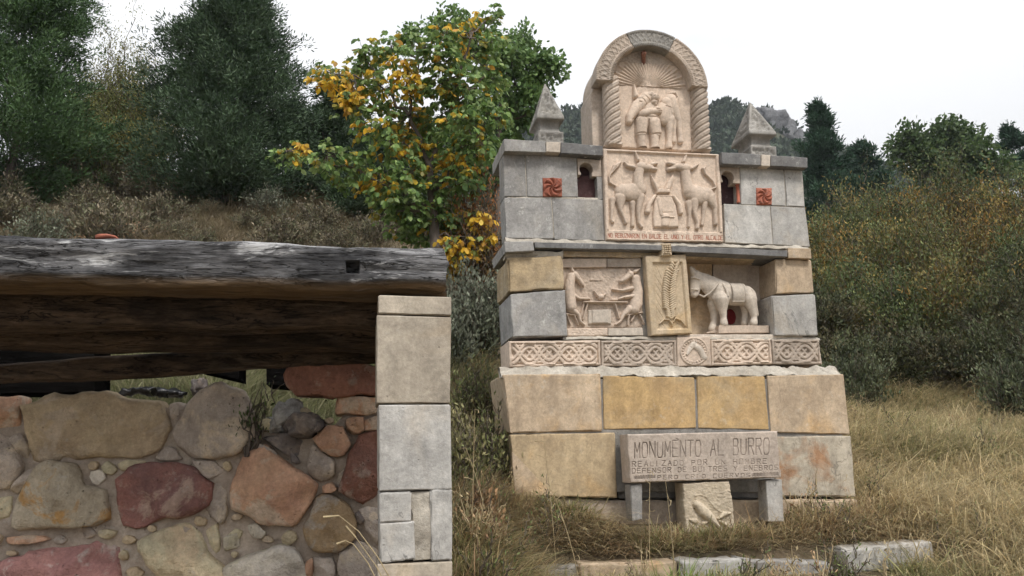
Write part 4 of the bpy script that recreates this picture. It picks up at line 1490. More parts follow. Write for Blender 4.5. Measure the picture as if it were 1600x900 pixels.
sv([(800, 322, -.02), (835, 345, -.06), (868, 400, -.088), (882, 470, -.095)], .014, 'collar_strap')
sv([(592, 452, -.035), (640, 475, -.045), (700, 440, -.06), (745, 395, -.075), (780, 345, -.07), (795, 325, -.05)], .009, 'rein')
sv([(510, 395, -.03), (545, 400, -.042), (590, 400, -.032)], .007, 'halter_band')
sv([(515, 285, -.03), (555, 282, -.045), (600, 300, -.04)], .007, 'halter_band')
c_ = [sp(790, 762, 1, -.07), sp(1298, 762, 1, -.07), sp(1300, 838, 1, -.07), sp(788, 842, 1, -.07)]
block_xz('base_slab', M['carved'], statue, [(c[0], c[2]) for c in c_], -.075, .11, r=.008, chip=.012)
c_ = [sp(660, 830, 1, .0), sp(786, 800, 1, .0), sp(786, 842, 1, .0), sp(660, 845, 1, .0)]
block_xz('step_slab', M['carved'], statue, [(c[0], c[2]) for c in c_], -.02, .11, r=.008, chip=.012)

# ------------------------------------------------------------------ inscribed stone in front
bq = [(980, 678.5), (1215, 673.5), (1221, 746), (985, 755)]
WN = -.30
bx0, bz0 = mxz(1100, 830, WN)
bo = MON.world(np.array([bx0, WN, bz0]))
YB = YAW - math.radians(2.0)
bench = empty('inscribed_stone', bo, YB)
tag(bench, 'lettered pinkish stone slab propped on three short uprights in front of the plinth', 'memorial stone')
BN = Frame(bo, YB)
TT_ = (950, 660, 5.0)
lines = []
tl = lambda x, y: (950 + x / 5.0, 660 + y / 5.0)
lines += letter_lines('MONUMENTO AL BURRO', tl(208, 280), tl(1258, 248), 24.5, gap=.3, jitter=.05)
lines.append([tl(532, 126), tl(548, 134)])
small = letter_lines('REALIZADO POR UN HOMBRE', tl(190, 346), tl(1238, 322), 7.6, gap=.42, jitter=.08, seed=5)
small += letter_lines('DEFENSOR DE BUITRES Y ENEBROS', tl(190, 398), tl(1325, 372), 7.4, gap=.4, jitter=.08, seed=6)
small += letter_lines('PERO CRIO CUERVOS', tl(388, 447), tl(1108, 427), 6.0, gap=.42, jitter=.08, seed=7)
for k in range(3):
    small += letter_lines('~~~~', tl(205, 432 + k * 9), tl(368, 424 + k * 9), 4, gap=.0)
    small += letter_lines('~~~~', tl(1128, 412 + k * 9), tl(1332, 402 + k * 9), 4, gap=.0)


def plaque(X, Y, P, e):
    g = np.maximum(cut(X, Y, lines, .95), cut(X, Y, small, .62) * .8)
    g = g * np.clip(.72 + fbm(P * 12, 3) * .6, .25, 1)
    return -.009 * g + fbm(P * 9, 2) * .004, g * .85


relief('inscribed_slab', M['lettered'], bench, BN, bq, 0.0, .23, .0027, plaque, chip=.014)
block('upright', M['grey'], bench, BN, [(985, 758), (1003, 757), (1004, 812), (988, 815)], .03, .20, chip=.02)
block('upright', M['grey_light'], bench, BN, [(1197, 751), (1222, 749), (1225, 815), (1200, 815)], .03, .20, chip=.02)
birdq = [(1066.5, 755), (1140.5, 751.5), (1151, 832), (1071.5, 835)]
bird = relief('carved_upright', M['bird'], bench, BN, birdq, .015, .19, .004, lambda X, Y, P, e: fbm(P * np.array([40, 40, 70]), 41) * .006 - .010 * dome(chain(X, Y, T([(720, 640, 70), (800, 720, 60), (880, 760, 50)], *TT_))[0], 10), chip=.02)
figure('carved_bird', M['bird'], bird, BN, birdq, .022, .0035, lambda X, Y, P, e: carve(X, Y, [
    ('c', [(692, 640, 30), (740, 690, 46), (800, 750, 36), (858, 815, 14)], .04), ('c', [(672, 664, 5), (690, 655, 12)], .025), ('g', [(730, 640), (800, 690), (850, 780)], 5, .012),
    ('c', [(860, 750, 9), (905, 715, 20), (950, 708, 10)], .022), ('c', [(870, 770, 9), (905, 790, 16), (945, 825, 9)], .02), ('c', [(640, 760, 12), (680, 770, 24)], .018), ('c', [(740, 790, 18), (780, 770, 12)], .02)], TT_))

# ------------------------------------------------------------------ kerb stones along the terrace edge
def kerb(quad, w, depth, mat, label, yaw_off=0.0, **kw):
    x, z = mxz((quad[0][0] + quad[1][0]) / 2, quad[2][1], w)
    o = MON.world(np.array([x, w, z]))
    fr = Frame(o, YAW + yaw_off)
    quad = [quad[0], quad[1], (quad[2][0] + 3, quad[2][1] + 12), (quad[3][0] + 3, quad[3][1] + 12)]
    ob = block('kerb_stone', M[mat], None, fr, quad, 0, depth, r=.03, chip=.06, rough=.02, seg=.045, **kw)
    ob.location = [float(v) for v in o]
    ob.rotation_euler = (0, 0, YAW + yaw_off)
    tag(ob, label, 'kerb stone', 'kerb stones along the terrace edge')


kerb([(1320, 859), (1457, 847), (1461, 874), (1327, 886)], -.85, .28, 'grey_light', 'pale kerb stone at the right end of the terrace edge, lying tilted', -.05)
kerb([(1160, 874), (1302, 879), (1306, 905), (1164, 908)], -.80, .30, 'grey', 'flat kerb stone second from the right, partly under grass')
kerb([(1062, 876), (1158, 874), (1162, 915), (1066, 916)], -.80, .34, 'grey_light', 'bluish kerb stone with broad flat top below the inscribed slab')
kerb([(905, 882), (1058, 876), (1060, 915), (906, 918)], -.76, .3, 'tan', 'brownish kerb stone half hidden by grass tufts')
kerb([(800, 893), (902, 884), (904, 920), (802, 925)], -.72, .3, 'mortar_grey', 'leftmost kerb stone, mostly sunk in dry grass')


# ------------------------------------------------------------------ timber and rubble shelter at the left
def wood_mat(name, a, b, dark, pale, pale_amt, brown=None, spec=0.15):
    n = NT(name)
    st = (1.0, 8, 8)
    g = n.noise(3.2, 6, 0.7, stretch=st, dist=0.5)
    c = n.mix(n.ramp(g, 0.36, 0.62), a, b)
    blot = n.ramp(n.noise(2.4, 5, 0.65, stretch=(.8, 1.6, 1.6), shift=3), 0.46, 0.62)
    c = n.mix(n.math('MULTIPLY', blot, 0.85), c, dark)
    fine = n.noise(14, 8, 0.8, stretch=(1.2, 5, 5), shift=5)
    c = n.mix(.8, c, n.ramp(fine, .3, .7, (.35, .35, .35), (1.5, 1.5, 1.5)), 'MULTIPLY')
    crack = n.math('ABSOLUTE', n.math('SUBTRACT', n.noise(2.0, 4, 0.6, stretch=(.9, 9, 9), shift=8, dist=1.2), 0.5))
    cm = n.ramp(crack, 0.0, 0.018, (1, 1, 1), (0, 0, 0))
    c = n.mix(cm, c, (0.012, 0.011, 0.01))
    if pale_amt:
        p = n.ramp(n.noise(4.2, 6, 0.75, stretch=(.5, 3.4, 3.4), shift=11, dist=1.0), 0.53, 0.62)
        p2 = n.ramp(n.noise(1.8, 3, 0.5, stretch=(1, 1, 2), shift=15), 0.40, 0.58)
        c = n.mix(n.math('MULTIPLY', n.math('MULTIPLY', p, p2), pale_amt), c, pale)
    if brown is not None:   # the sheltered underside was never bleached by rain
        c = n.mix(n.attr('under'), c, n.mix(n.ramp(g, .35, .65), brown, tuple(x * .5 for x in brown)))
    h = n.math('SUBTRACT', n.noise(7, 6, 0.7, stretch=st, shift=2), n.math('MULTIPLY', cm, 0.8))
    return n.done(c, 0.9, n.bump(h, 0.8, 0.02), spec)


M['old_wood'] = wood_mat('weathered_grey_timber', (0.20, 0.196, 0.198), (0.095, 0.093, 0.095), (0.028, 0.028, 0.03), (0.54, 0.535, 0.53), 0.95, (0.21, 0.14, 0.08))
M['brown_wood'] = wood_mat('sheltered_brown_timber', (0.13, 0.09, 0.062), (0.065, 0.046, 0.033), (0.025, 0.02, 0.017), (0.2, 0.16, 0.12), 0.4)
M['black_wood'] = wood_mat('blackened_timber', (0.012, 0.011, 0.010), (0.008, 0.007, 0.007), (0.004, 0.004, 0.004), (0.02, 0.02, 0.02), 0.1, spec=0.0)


def beam(name, mat, x0, x1, yc, zc, hy, hz, seed, bulge=.03, sag=(0, 0), notch=None, step=.02, taper=0.0):
    """A hewn log along local x. zc, hz may vary: sag = (z left, z right) offsets."""
    n = int((x1 - x0) / step)
    m = 120
    t = np.linspace(0, 1, n + 1)
    x = x0 + (x1 - x0) * t
    ang = np.linspace(0, 2 * math.pi, m, endpoint=False)
    ca, sa = np.cos(ang), np.sin(ang)
    k = 5.0
    rr = 1 / (np.abs(ca) ** k + np.abs(sa) ** k) ** (1 / k)
    Y = rr * ca
    Z = rr * sa
    X2 = np.repeat(x[:, None], m, 1)
    scale = 1 - taper * t
    Yv = yc + hy * Y[None, :] * scale[:, None]
    Zv = zc + hz * Z[None, :] * scale[:, None] + (sag[0] + (sag[1] - sag[0]) * t)[:, None]
    Z0, Y0 = Zv.copy(), Yv.copy()
    P = np.stack([X2 * 1.3, Yv * 5, Zv * 5], -1)
    d = fbm(P, seed, 3) * bulge + fbm(np.stack([X2 * 5, Yv * 26, Zv * 26], -1), seed + 3, 3) * bulge * .45
    low = np.clip(-Z - .55, 0, 1)[None, :] * np.ones((n + 1, 1))
    d = d + fbm(np.stack([X2 * 2.2, Yv * 2, X2 * 0], -1), seed + 9, 3) * bulge * 1.1 * low * 2
    nx_, ny_ = ca * rr, sa * rr
    Yv = Yv + d * nx_[None, :]
    Zv = Zv + d * ny_[None, :]
    if notch:
        (xa, xb, za_, zb_, dep) = notch
        inside = (X2 > xa) & (X2 < xb) & (Z0 > za_) & (Z0 < zb_) & (Y0 < yc - hy * .7)
        Yv = np.where(inside, Yv + dep, Yv)
    under = np.clip((-Z - .55) / .3, 0, 1)[None, :] * np.ones((n + 1, 1))
    under = np.clip(under + fbm(P * 2, seed + 2) * .4 * (under > .05), 0, 1)
    X2 = X2 + np.where((t < .001) | (t > .999), 1, 0)[:, None] * fbm(np.stack([X2, Yv * 14, Zv * 14], -1), seed + 20) * .03
    V = np.stack([X2, Yv, Zv], -1).reshape(-1, 3)
    ids = np.arange((n + 1) * m).reshape(n + 1, m)
    nx1 = np.roll(ids, -1, 1)
    F = np.stack([ids[:-1], ids[1:], nx1[1:], nx1[:-1]], -1).reshape(-1, 4)
    F = [tuple(f) for f in F] + [tuple(ids[0]), tuple(ids[-1, ::-1])]
    o = mesh_obj(name, V, F, mat, None, attrs={'under': under.ravel()})
    o.location = [float(v) for v in HUT.o]
    o.rotation_euler = (0, 0, YAW)
    return o


def hxz(px, py, w):
    x, z = HUT.at(np.array([float(px)]), np.array([float(py)]), w)
    return float(x[0]), float(z[0])


# pillar
pillar = empty('stone_pillar', HUT.o, YAW)
tag(pillar, 'square pillar of pale dressed blocks carrying the end of the grey beam', 'pillar')
WIDE = .36
for m, q in [
    ('pillar', [(591, 461), (705.5, 464), (705.5, 493), (591.5, 490)]), ('pillar', [(588.5, 492.5), (705.5, 495.5), (703.5, 630), (588.5, 630)]),
    ('grey_light', [(591.5, 632.5), (704, 632), (705.5, 764), (592.5, 768)]), ('pillar', [(590, 882), (707, 877), (707, 990), (590, 990)]),
]:
    block('block', M[m], pillar, HUT, q, 0, WIDE, r=.010, chip=.016, rough=.003, seg=.05)
for m, q, w in [
    ('grey_light', [(592.5, 770.5), (643, 768), (642, 814), (593, 817.5)], 0), ('grey_light', [(593, 818.5), (647, 814.5), (649, 874), (594, 881)], -.004),
    ('mortar', [(638, 767), (678, 765.5), (679, 876), (645, 878)], .008),
    ('grey_light', [(672, 765), (706.5, 765), (706.5, 875), (674, 877)], -.003),
]:
    block('repair_block', M[m], pillar, HUT, q, w, WIDE, r=.012, chip=.02, rough=.022 if 'mortar' in m else .003, seg=.02)
xl, zl = hxz(650, 885, 0)
block_xz('base_block', M['pillar'], pillar, [(-.17, -.32), (.17, -.32), (.17, -.75), (-.17, -.75)], .002, WIDE, r=.012, chip=.02)

# front beam
bx1, bzt = hxz(697, 377, -.02)
_, bzb = hxz(697, 459, -.02)
_, lt = hxz(20, 369, -.02)
notch_a, notch_b = hxz(541, 406, -.03), hxz(560.5, 425, -.03)
fb = beam('lintel_beam', M['old_wood'], -2.9, bx1, .16, (bzt + bzb) / 2, .17, (bzt - bzb) / 2 - .012, 3, bulge=.03, sag=(.012, 0), notch=(notch_a[0], notch_b[0], notch_b[1], notch_a[1], .05), step=.008)
tag(fb, 'massive weathered grey timber beam resting on the pale pillar', 'beam')
for k, (w, py, h, hy, lab) in enumerate([
    (.50, 512, .125, .155, 'dark roof beam directly behind the weathered front beam'),
    (.83, 543, .12, .155, 'third roof beam back, dark brown under the shelter'),
]):
    _, zb_ = hxz(300, py, w - hy)
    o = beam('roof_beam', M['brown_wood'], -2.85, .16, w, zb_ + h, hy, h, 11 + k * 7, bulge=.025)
    tag(o, lab, 'beam', 'beams of the shelter roof')
zl0 = hxz(0, 584, 1.0)[1]
zl1 = hxz(580, 548, 1.0)[1]
xl0, xl1 = hxz(0, 584, 1.0)[0], hxz(580, 548, 1.0)[0]
sl = (zl1 - zl0) / (xl1 - xl0)
o = beam('slim_log', M['brown_wood'], -2.7, .12, 1.06, 0, .07, .058, 31, bulge=.02, sag=(zl0 + sl * (-2.7 - xl0), zl0 + sl * (.12 - xl0)))
tag(o, 'slim crooked log sloping under the roof beams above the rubble wall', 'log')
_, zb_ = hxz(300, 548, 1.42)
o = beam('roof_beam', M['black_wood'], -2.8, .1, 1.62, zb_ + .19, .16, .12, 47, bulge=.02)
tag(o, 'blackened rearmost roof beam above the gap of the rubble wall', 'beam', 'beams of the shelter roof')
for q, lab in [
    ([(-70, 540), (147, 540), (147, 613), (-70, 616)], 'broad blackened board end hanging at the left above the wall'),
    ([(302, 552), (373.5, 552), (374, 594), (306, 578)], 'small blackened board end hanging in the middle of the gap'),
    ([(414, 552), (447, 552), (447, 604), (416, 601)], 'narrow blackened board end beside the reddish lintel stone'),
]:
    qq = np.array(q, float)
    X, Z = HUT.at(qq[:, 0], qq[:, 1], 1.45)
    ctr = (float(X.mean()), 1.6, float(Z.max()) + .06)
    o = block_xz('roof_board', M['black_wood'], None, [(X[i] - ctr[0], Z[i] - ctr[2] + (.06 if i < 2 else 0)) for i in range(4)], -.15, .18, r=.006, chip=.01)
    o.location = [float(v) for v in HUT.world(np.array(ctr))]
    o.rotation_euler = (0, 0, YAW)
    tag(o, lab, 'board', 'blackened boards under the roof')

# rubble wall
WW = 1.10
wall = empty('rubble_wall', HUT.world(np.array([0, WW, 0])), YAW)
tag(wall, 'rubble wall of large coloured field stones in earthy mortar under the beams', 'wall')
WF = Frame(HUT.world(np.array([0, WW, 0])), YAW)
_top = [(-300, 632), (30, 634), (255, 634), (300, 645), (380, 655), (430, 672), (520, 668), (545, 640), (600, 640)]
nx_ = 130
gx = np.linspace(-300, 604, nx_ + 1)
topy = np.interp(gx, [p[0] for p in _top], [p[1] for p in _top])
nz_ = 60
V = []
for i in range(nz_ + 1):
    yy = topy + (985 - topy) * i / nz_
    X, Z = WF.at(gx, yy, .06)
    V.append(np.stack([X, np.full_like(X, .06), Z], -1))
V = np.array(V)
V[..., 1] += -.004 + fbm(V * 5, 60, 4) * .035 + fbm(V * 22, 61, 3) * .014
V[0, :, 2] += fbm(V[0] * 8, 62) * .03
ids = np.arange((nz_ + 1) * (nx_ + 1)).reshape(nz_ + 1, nx_ + 1)
F = [tuple(f) for f in np.stack([ids[:-1, :-1], ids[1:, :-1], ids[1:, 1:], ids[:-1, 1:]], -1).reshape(-1, 4)]
rim = np.concatenate([ids[0, :-1], ids[:-1, -1], ids[-1, :0:-1], ids[:0:-1, 0]])
Vf = V.reshape(-1, 3)
bk = Vf[rim].copy()
bk[:, 1] = .42
n0, mm = len(Vf), len(rim)
F += [(rim[k], rim[(k + 1) % mm], n0 + (k + 1) % mm, n0 + k) for k in range(mm)]
F.append(tuple(n0 + k for k in range(mm)))
mesh_obj('mortar', np.concatenate([Vf, bk]), F, M['earth_mortar'], wall)

C4 = (0, 580, 2.8125)
C5 = (360, 580, 2.8125)
C3 = (380, 350, 3.103)
stones = [
    ('w_beige', C4, [(85, 150), (230, 110), (420, 95), (560, 115), (690, 125), (740, 250), (690, 350), (630, 380), (400, 380), (130, 390), (125, 300), (95, 220)], .0),
    ('w_orange', C4, [(-140, 90), (80, 112), (92, 240), (40, 260), (-140, 240)], .03), ('w_grey', C4, [(-140, 245), (30, 290), (110, 408), (30, 518), (-140, 520)], .02),
    ('w_grey', C4, [(32, 296), (90, 270), (122, 320), (118, 388), (98, 395)], .03),
    ('w_yellow', C4, [(170, 400), (330, 408), (365, 505), (455, 520), (465, 640), (410, 680), (240, 698), (70, 695), (38, 680), (60, 590), (110, 490)], -.01),
    ('w_cream', C4, [(395, 440), (450, 435), (468, 480), (430, 508), (395, 490)], .03),
    ('w_maroon', C4, [(485, 480), (560, 420), (700, 400), (830, 420), (890, 480), (930, 500), (920, 580), (870, 630), (720, 650), (600, 690), (530, 685), (500, 600)], -.02),
    ('w_tan', C4, [(515, 402), (560, 384), (640, 396), (600, 422), (530, 438)], .03),
    ('w_grey', C4, [(760, 260), (800, 170), (870, 90), (980, 45), (1060, 80), (1110, 160), (1110, 280), (1060, 350), (960, 380), (850, 378), (780, 330)], -.03),
    ('w_grey', C4, [(670, 388), (718, 332), (760, 340), (805, 388)], .03), ('w_grey', C4, [(835, 388), (930, 390), (990, 440), (920, 475), (885, 450)], .02),
    ('w_pink', C4, [(-140, 890), (0, 850), (130, 800), (300, 770), (450, 755), (510, 790), (525, 1000), (300, 1060), (-140, 1040)], -.01),
    ('w_tan', C4, [(605, 740), (700, 710), (820, 660), (890, 730), (910, 800), (980, 880), (1010, 990), (860, 1020), (740, 960), (650, 850), (605, 790)], -.01),
    ('w_grey', C4, [(34, 520), (110, 432), (160, 422), (122, 500), (72, 545)], .03), ('w_tan', C4, [(-30, 562), (55, 550), (40, 640), (-30, 660)], .03),
    ('w_orange', C4, [(30, 720), (150, 715), (230, 740), (130, 765), (30, 760)], .04), ('w_grey', C4, [(740, 140), (790, 130), (780, 215), (745, 245)], .05),
    ('w_grey', C4, [(930, 482), (995, 472), (1005, 605), (975, 680), (935, 640), (895, 612)], .04), ('w_tan', C4, [(900, 690), (955, 662), (968, 795), (942, 810), (912, 762)], .03),
    ('w_cream', C4, [(975, 735), (1050, 705), (1060, 770), (990, 795)], .03),
    ('w_orange', C5, [(10, 480), (60, 350), (140, 332), (230, 390), (385, 510), (330, 620), (265, 690), (180, 680), (110, 640), (0, 600), (-5, 540)], -.03),
    ('w_olive', C5, [(320, 690), (370, 560), (430, 540), (520, 580), (556, 660), (550, 740), (470, 805), (370, 805), (330, 760)], -.03),
    ('w_orange', C5, [(360, 300), (420, 245), (500, 240), (530, 320), (500, 370), (470, 380), (410, 350)], -.04),
    ('w_grey', C5, [(330, 420), (365, 322), (420, 362), (465, 402), (463, 450), (400, 496), (345, 455)], .0),
    ('w_red', C5, [(480, 520), (510, 390), (560, 290), (640, 262), (650, 540), (580, 590), (520, 560)], -.02),
    ('w_dark', C5, [(130, 290), (230, 272), (330, 308), (320, 380), (260, 370), (180, 320)], .02),
    ('w_grey', C5, [(110, 318), (170, 330), (225, 378), (200, 395), (130, 350)], .0), ('w_dark', C5, [(255, 345), (300, 370), (312, 400), (270, 400)], .02),
    ('w_cream', C5, [(-70, 900), (0, 845), (120, 790), (220, 765), (300, 800), (325, 900), (310, 1010), (100, 1030), (-70, 1000)], -.01),
    ('w_orange', C5, [(330, 830), (365, 815), (365, 900), (335, 912)], .03),
    ('w_orange', C5, [(398, 505), (440, 490), (470, 515), (440, 540), (400, 535)], .0), ('w_cream', C5, [(70, 680), (120, 662), (160, 700), (130, 740), (80, 722)], .03),
    ('w_orange', C5, [(500, 212), (588, 200), (588, 262), (540, 282), (510, 250)], .0), ('w_orange', C5, [(592, 212), (660, 195), (660, 258), (595, 260)], .01),
    ('w_grey', C5, [(470, 440), (505, 415), (495, 490), (465, 510)], .02), ('w_grey', C5, [(370, 822), (450, 812), (470, 900), (365, 930)], .02),
    ('w_grey', C5, [(470, 805), (555, 745), (650, 790), (650, 1000), (470, 1000)], .0), ('w_grey', C5, [(560, 610), (650, 590), (650, 770), (595, 700)], .02), ('w_dark', C5, [(548, 620), (585, 615), (595, 660), (565, 685)], .02),
    ('w_tan', C5, [(20, 690), (60, 700), (50, 740), (10, 760), (-20, 720)], .03),
    ('w_red', C3, [(200, 725), (228, 672), (330, 660), (500, 662), (660, 690), (660, 828), (450, 834), (250, 820)], -.05),
    ('w_orange', C3, [(448, 905), (455, 842), (660, 834), (665, 915), (560, 925), (450, 918)], -.03),
]
polys = []
for k, (m, tr, pts, w) in enumerate(stones):
    p = np.array(T(pts, *tr))
    polys.append(p)
    X, Z = WF.at(p[:, 0], p[:, 1], w)
    sz = math.sqrt(np.ptp(X) * np.ptp(Z))
    rubble('stone', M[m], wall, np.stack([X, Z], 1), w, .20, bulge=min(.07, .03 + sz * .06), rough=.009 + .030 * sz, seed=200 + k * 13, step=.02 + .03 * sz)
# small stones pressed into the mortar between the big ones
rnd = random.Random(5)
cand = np.array(sorted([(rnd.uniform(-20, 585), rnd.uniform(655, 900), rnd.choice([rnd.uniform(8, 14), rnd.uniform(12, 28)])) for _ in range(6000)], key=lambda q: -q[2]))
gap_ = np.max([poly_sd(cand[:, 0], cand[:, 1], p) for p in polys], 0)
put = []
for (cx_, cy_, r), g_ in zip(cand, gap_):
    if g_ > -(r * .92) or any(math.hypot(cx_ - q[0], cy_ - q[1]) < (r + q[2]) * 1.05 for q in put) or len(put) > 110:
        continue
    put.append((cx_, cy_, r))
    n = rnd.randint(5, 8)
    a0 = rnd.uniform(0, 6.28)
    el = rnd.uniform(.55, 1)
    p = np.array([(cx_ + r * rnd.uniform(.7, 1.15) * math.cos(a0 + 6.283 * i / n), cy_ + el * r * rnd.uniform(.7, 1.15) * math.sin(a0 + 6.283 * i / n)) for i in range(n)])
    X, Z = WF.at(p[:, 0], p[:, 1], .03)
    rubble('stone', M[rnd.choice(['w_grey', 'w_tan', 'w_grey', 'w_grey', 'w_beige', 'w_beige'])], wall, np.stack([X, Z], 1), .022, .1, bulge=.02, rough=.008, seed=900 + len(put), step=.015)

for q in ([(604, 566), (700, 566), (700, 680), (604, 680)], [(603, 682), (701, 682), (701, 800), (603, 800)], [(602, 802), (702, 802), (702, 985), (602, 985)]):
    block('pier_stone', M['w_grey'], wall, WF, q, .0, .6, r=.03, chip=.05, rough=.02)
# loose rocks lying on the wall, scraps
for (px_, py_, w, rad, m, lab, nm) in [
    ((448), 650, .10, (.10, .08, .085), 'w_rock', 'pale jagged rock lying loose on the broken wall top', 'rock'),
    (428, 665, .04, (.045, .05, .04), 'w_rock', 'fist-sized grey rock beside the pale jagged rock', 'rock'),
    (476, 666, .05, (.15, .12, .065), 'w_dark', 'flat dark slab of rock on the broken wall top', 'rock'),
    (310, 604, .25, (.035, .04, .045), 'w_dark', 'small dark knob of rock on top of the wall', 'rock'),
]:
    x, z = hxz(px_, py_, WW + w)
    o = rock(nm, M[m], None, (0, 0, 0), rad, px_, rough=.8)
    o.location = [float(v) for v in HUT.world(np.array([x, WW + w, z]))]
    o.rotation_euler = (0, 0, YAW + px_)
    tag(o, lab, 'rock')
x, z = hxz(167, 370.5, .12)
tile = rock('roof_tile_shard', M['red_tile'], None, (0, 0, 0), (.05, .05, .014), 4, rough=.3, n=10)
tile.location = [float(v) for v in HUT.world(np.array([x, .12, z - .005]))]
tag(tile, 'orange red clay shard lying on top of the grey beam', 'tile shard')
# crumpled black plastic on the wall top
n_, m_ = 44, 10
t = np.linspace(0, 1, n_ + 1)
P0 = np.stack([np.interp(t, [0, 1], [hxz(186, 618, WW + .22)[0], hxz(287, 622, WW + .22)[0]]), np.full(n_ + 1, .0), np.interp(t, [0, .5, 1], [hxz(186, 617, WW + .22)[1], hxz(235, 607, WW + .22)[1], hxz(287, 622, WW + .22)[1]])], -1)
ctr = P0.mean(0)
P0 = P0 - ctr
V, F = tube_data(P0, .03 + .02 * np.sin(t * 3.1), m_)
V[:, 2] = V[:, 2] * .55
V += np.stack([np.abs(fbm(V * 14, s)) - .2 for s in (1, 2, 3)], -1) * .06
F = [tuple(f) for f in F] + [tuple(range(m_)), tuple(range(n_ * m_, (n_ + 1) * m_))]
nt = NT('black_plastic')
plast = nt.done((0.012, 0.012, 0.013), 0.35, nt.bump(nt.noise(30, 3), .5, .01), .5)
o = mesh_obj('plastic_sheet', V, F, plast)
o.location = [float(v) for v in HUT.world(np.array([ctr[0], WW + .22, ctr[2]]))]
o.rotation_euler = (0, 0, YAW)
tag(o, 'crumpled black plastic sheet on top of the rubble wall', 'plastic sheet')


# ------------------------------------------------------------------ terrain
PROF = {  # distance in front of the camera -> ground height, for four bearings x / y
    -.45: [(-40, -.6), (0, 0), (3, .3), (5.3, 1.65), (6.5, 2.12), (8, 2.75), (12.4, 4.75), (16, 6.7), (20, 8.9), (26, 10.6), (60, 13), (200, 15), (900, 16)],
    -.06: [(-40, -.6), (0, 0), (3, .3), (4.2, .55), (5, .78), (6.2, 1.05), (7.5, 1.55), (9, 2.4), (12, 3.9), (20, 7.8), (26, 9.8), (60, 13), (200, 15), (900, 16)],
    .20: [(-40, -.6), (0, 0), (3, .15), (5.2, .52), (5.9, .66), (6.5, .9), (7.2, 1.02), (9, 1.5), (14, 2.8), (20, 5), (28, 8.5), (60, 13), (200, 15), (900, 16)],
    .50: [(-40, -.6), (0, 0), (3, .1), (6, .57), (8, .88), (14, 2.05), (20, 4.6), (28, 8.2), (40, 12), (60, 14), (200, 15), (900, 16)],
}


def ground_z(x, y):
    x, y = np.asarray(x, float), np.asarray(y, float)
    b = np.clip(x / np.maximum(y, 3.0), -.45, .5)
    ks = sorted(PROF)
    hs = np.stack([np.interp(y, [p[0] for p in PROF[k]], [p[1] for p in PROF[k]]) for k in ks], 0)
    t = np.interp(b, ks, range(len(ks)))
    i = np.clip(np.floor(t).astype(int), 0, len(ks) - 2)
    f = t - i
    f = f * f * (3 - 2 * f)
    z = np.take_along_axis(hs, i[None], 0)[0] * (1 - f) + np.take_along_axis(hs, (i + 1)[None], 0)[0] * f
    P = np.stack([x, y, x * 0], -1)
    amp = np.clip((y - 4) / 10, .05, 1)
    z = z + fbm(P * .45, 70, 3) * .22 * amp + fbm(P * 2.0, 71, 3) * .045
    L = HUT.local(np.stack([x, y, z], -1))
    inside = np.clip((.08 - L[..., 0]) / .08, 0, 1) * np.clip((WW + .36 - L[..., 1]) / .06, 0, 1)
    m = MON.local(np.stack([x, y, z], -1))
    tz = np.interp(m[..., 1], [-3.5, -1.6, -.95, -.72, -.62, -.35, .1, .8], [-.25, .32, .52, .55, .66, .79, .93, 1.15]) + .09 * np.clip((.75 - m[..., 0]) / .9, 0, 1) * np.clip((m[..., 1] + .9) / .5, 0, 1)
    tz = tz + .14 * np.clip((.95 - m[..., 0]) / .5, 0, 1) * np.clip((m[..., 1] + .55) / .4, 0, 1)
    tz = tz + fbm(P * 2.0, 72, 3) * .04
    wt = np.clip((m[..., 0] + .5) / .5, 0, 1) * np.clip((4.6 - m[..., 0]) / 1.2, 0, 1) * np.clip((m[..., 1] + 3.2) / 1.2, 0, 1) * np.clip((1.0 - m[..., 1]) / .4, 0, 1)
    z = z * (1 - wt) + tz * wt
    return z * (1 - inside) + np.minimum(z, .32) * inside


def axis(fine0, fine1, step, far0, far1, grow_=1.14):
    a = list(np.arange(fine0, fine1 + 1e-6, step))
    s = step
    while a[-1] < far1:
        s *= grow_
        a.append(a[-1] + s)
    s = step
    while a[0] > far0:
        s *= grow_
        a.insert(0, a[0] - s)
    return np.array(a)


gx = axis(-4.5, 7.5, .09, -700, 700)
gy = axis(2.6, 15, .09, -40, 900)
GX, GY = np.meshgrid(gx, gy)
GZ = ground_z(GX, GY)
ids = np.arange(GX.size).reshape(GX.shape)
F = np.stack([ids[:-1, :-1], ids[:-1, 1:], ids[1:, 1:], ids[1:, :-1]], -1).reshape(-1, 4)
n = NT('dry_hillside')
c = n.mix(n.ramp(n.noise(1.1, 6, .65), .35, .65), (0.21, 0.16, 0.105), (0.13, 0.108, 0.07))
c = n.mix(n.ramp(n.noise(6, 5, .7, shift=4), .5, .7), c, (0.24, 0.195, 0.12))
c = n.mix(n.attr('soil'), c, n.mix(n.ramp(n.noise(5, 5, .7, shift=7), .4, .6), (0.36, 0.20, 0.10), (0.25, 0.15, 0.085)))
c = n.mix(n.math('MULTIPLY', n.ramp(n.voronoi(9), .05, .2, (1, 1, 1), (0, 0, 0)), .5), c, (0.26, 0.24, 0.21))
gm = n.done(c, .95, n.bump(n.noise(14, 6, .75), .9, .05), .15)
soil = np.zeros(GX.shape)
_s = []
for px_, py_, y_ in [(165, 290, 14.2), (205, 298, 13.8), (40, 348, 12.2), (110, 340, 12.3)]:
    q = at_y(px_, py_, y_)
    _s.append((q[0], y_))
SOIL = [(_s[0][0], _s[0][1], .55, .9), (_s[1][0], _s[1][1], .4, .6), (_s[2][0], _s[2][1], .6, .6), (_s[3][0], _s[3][1], .45, .5)]
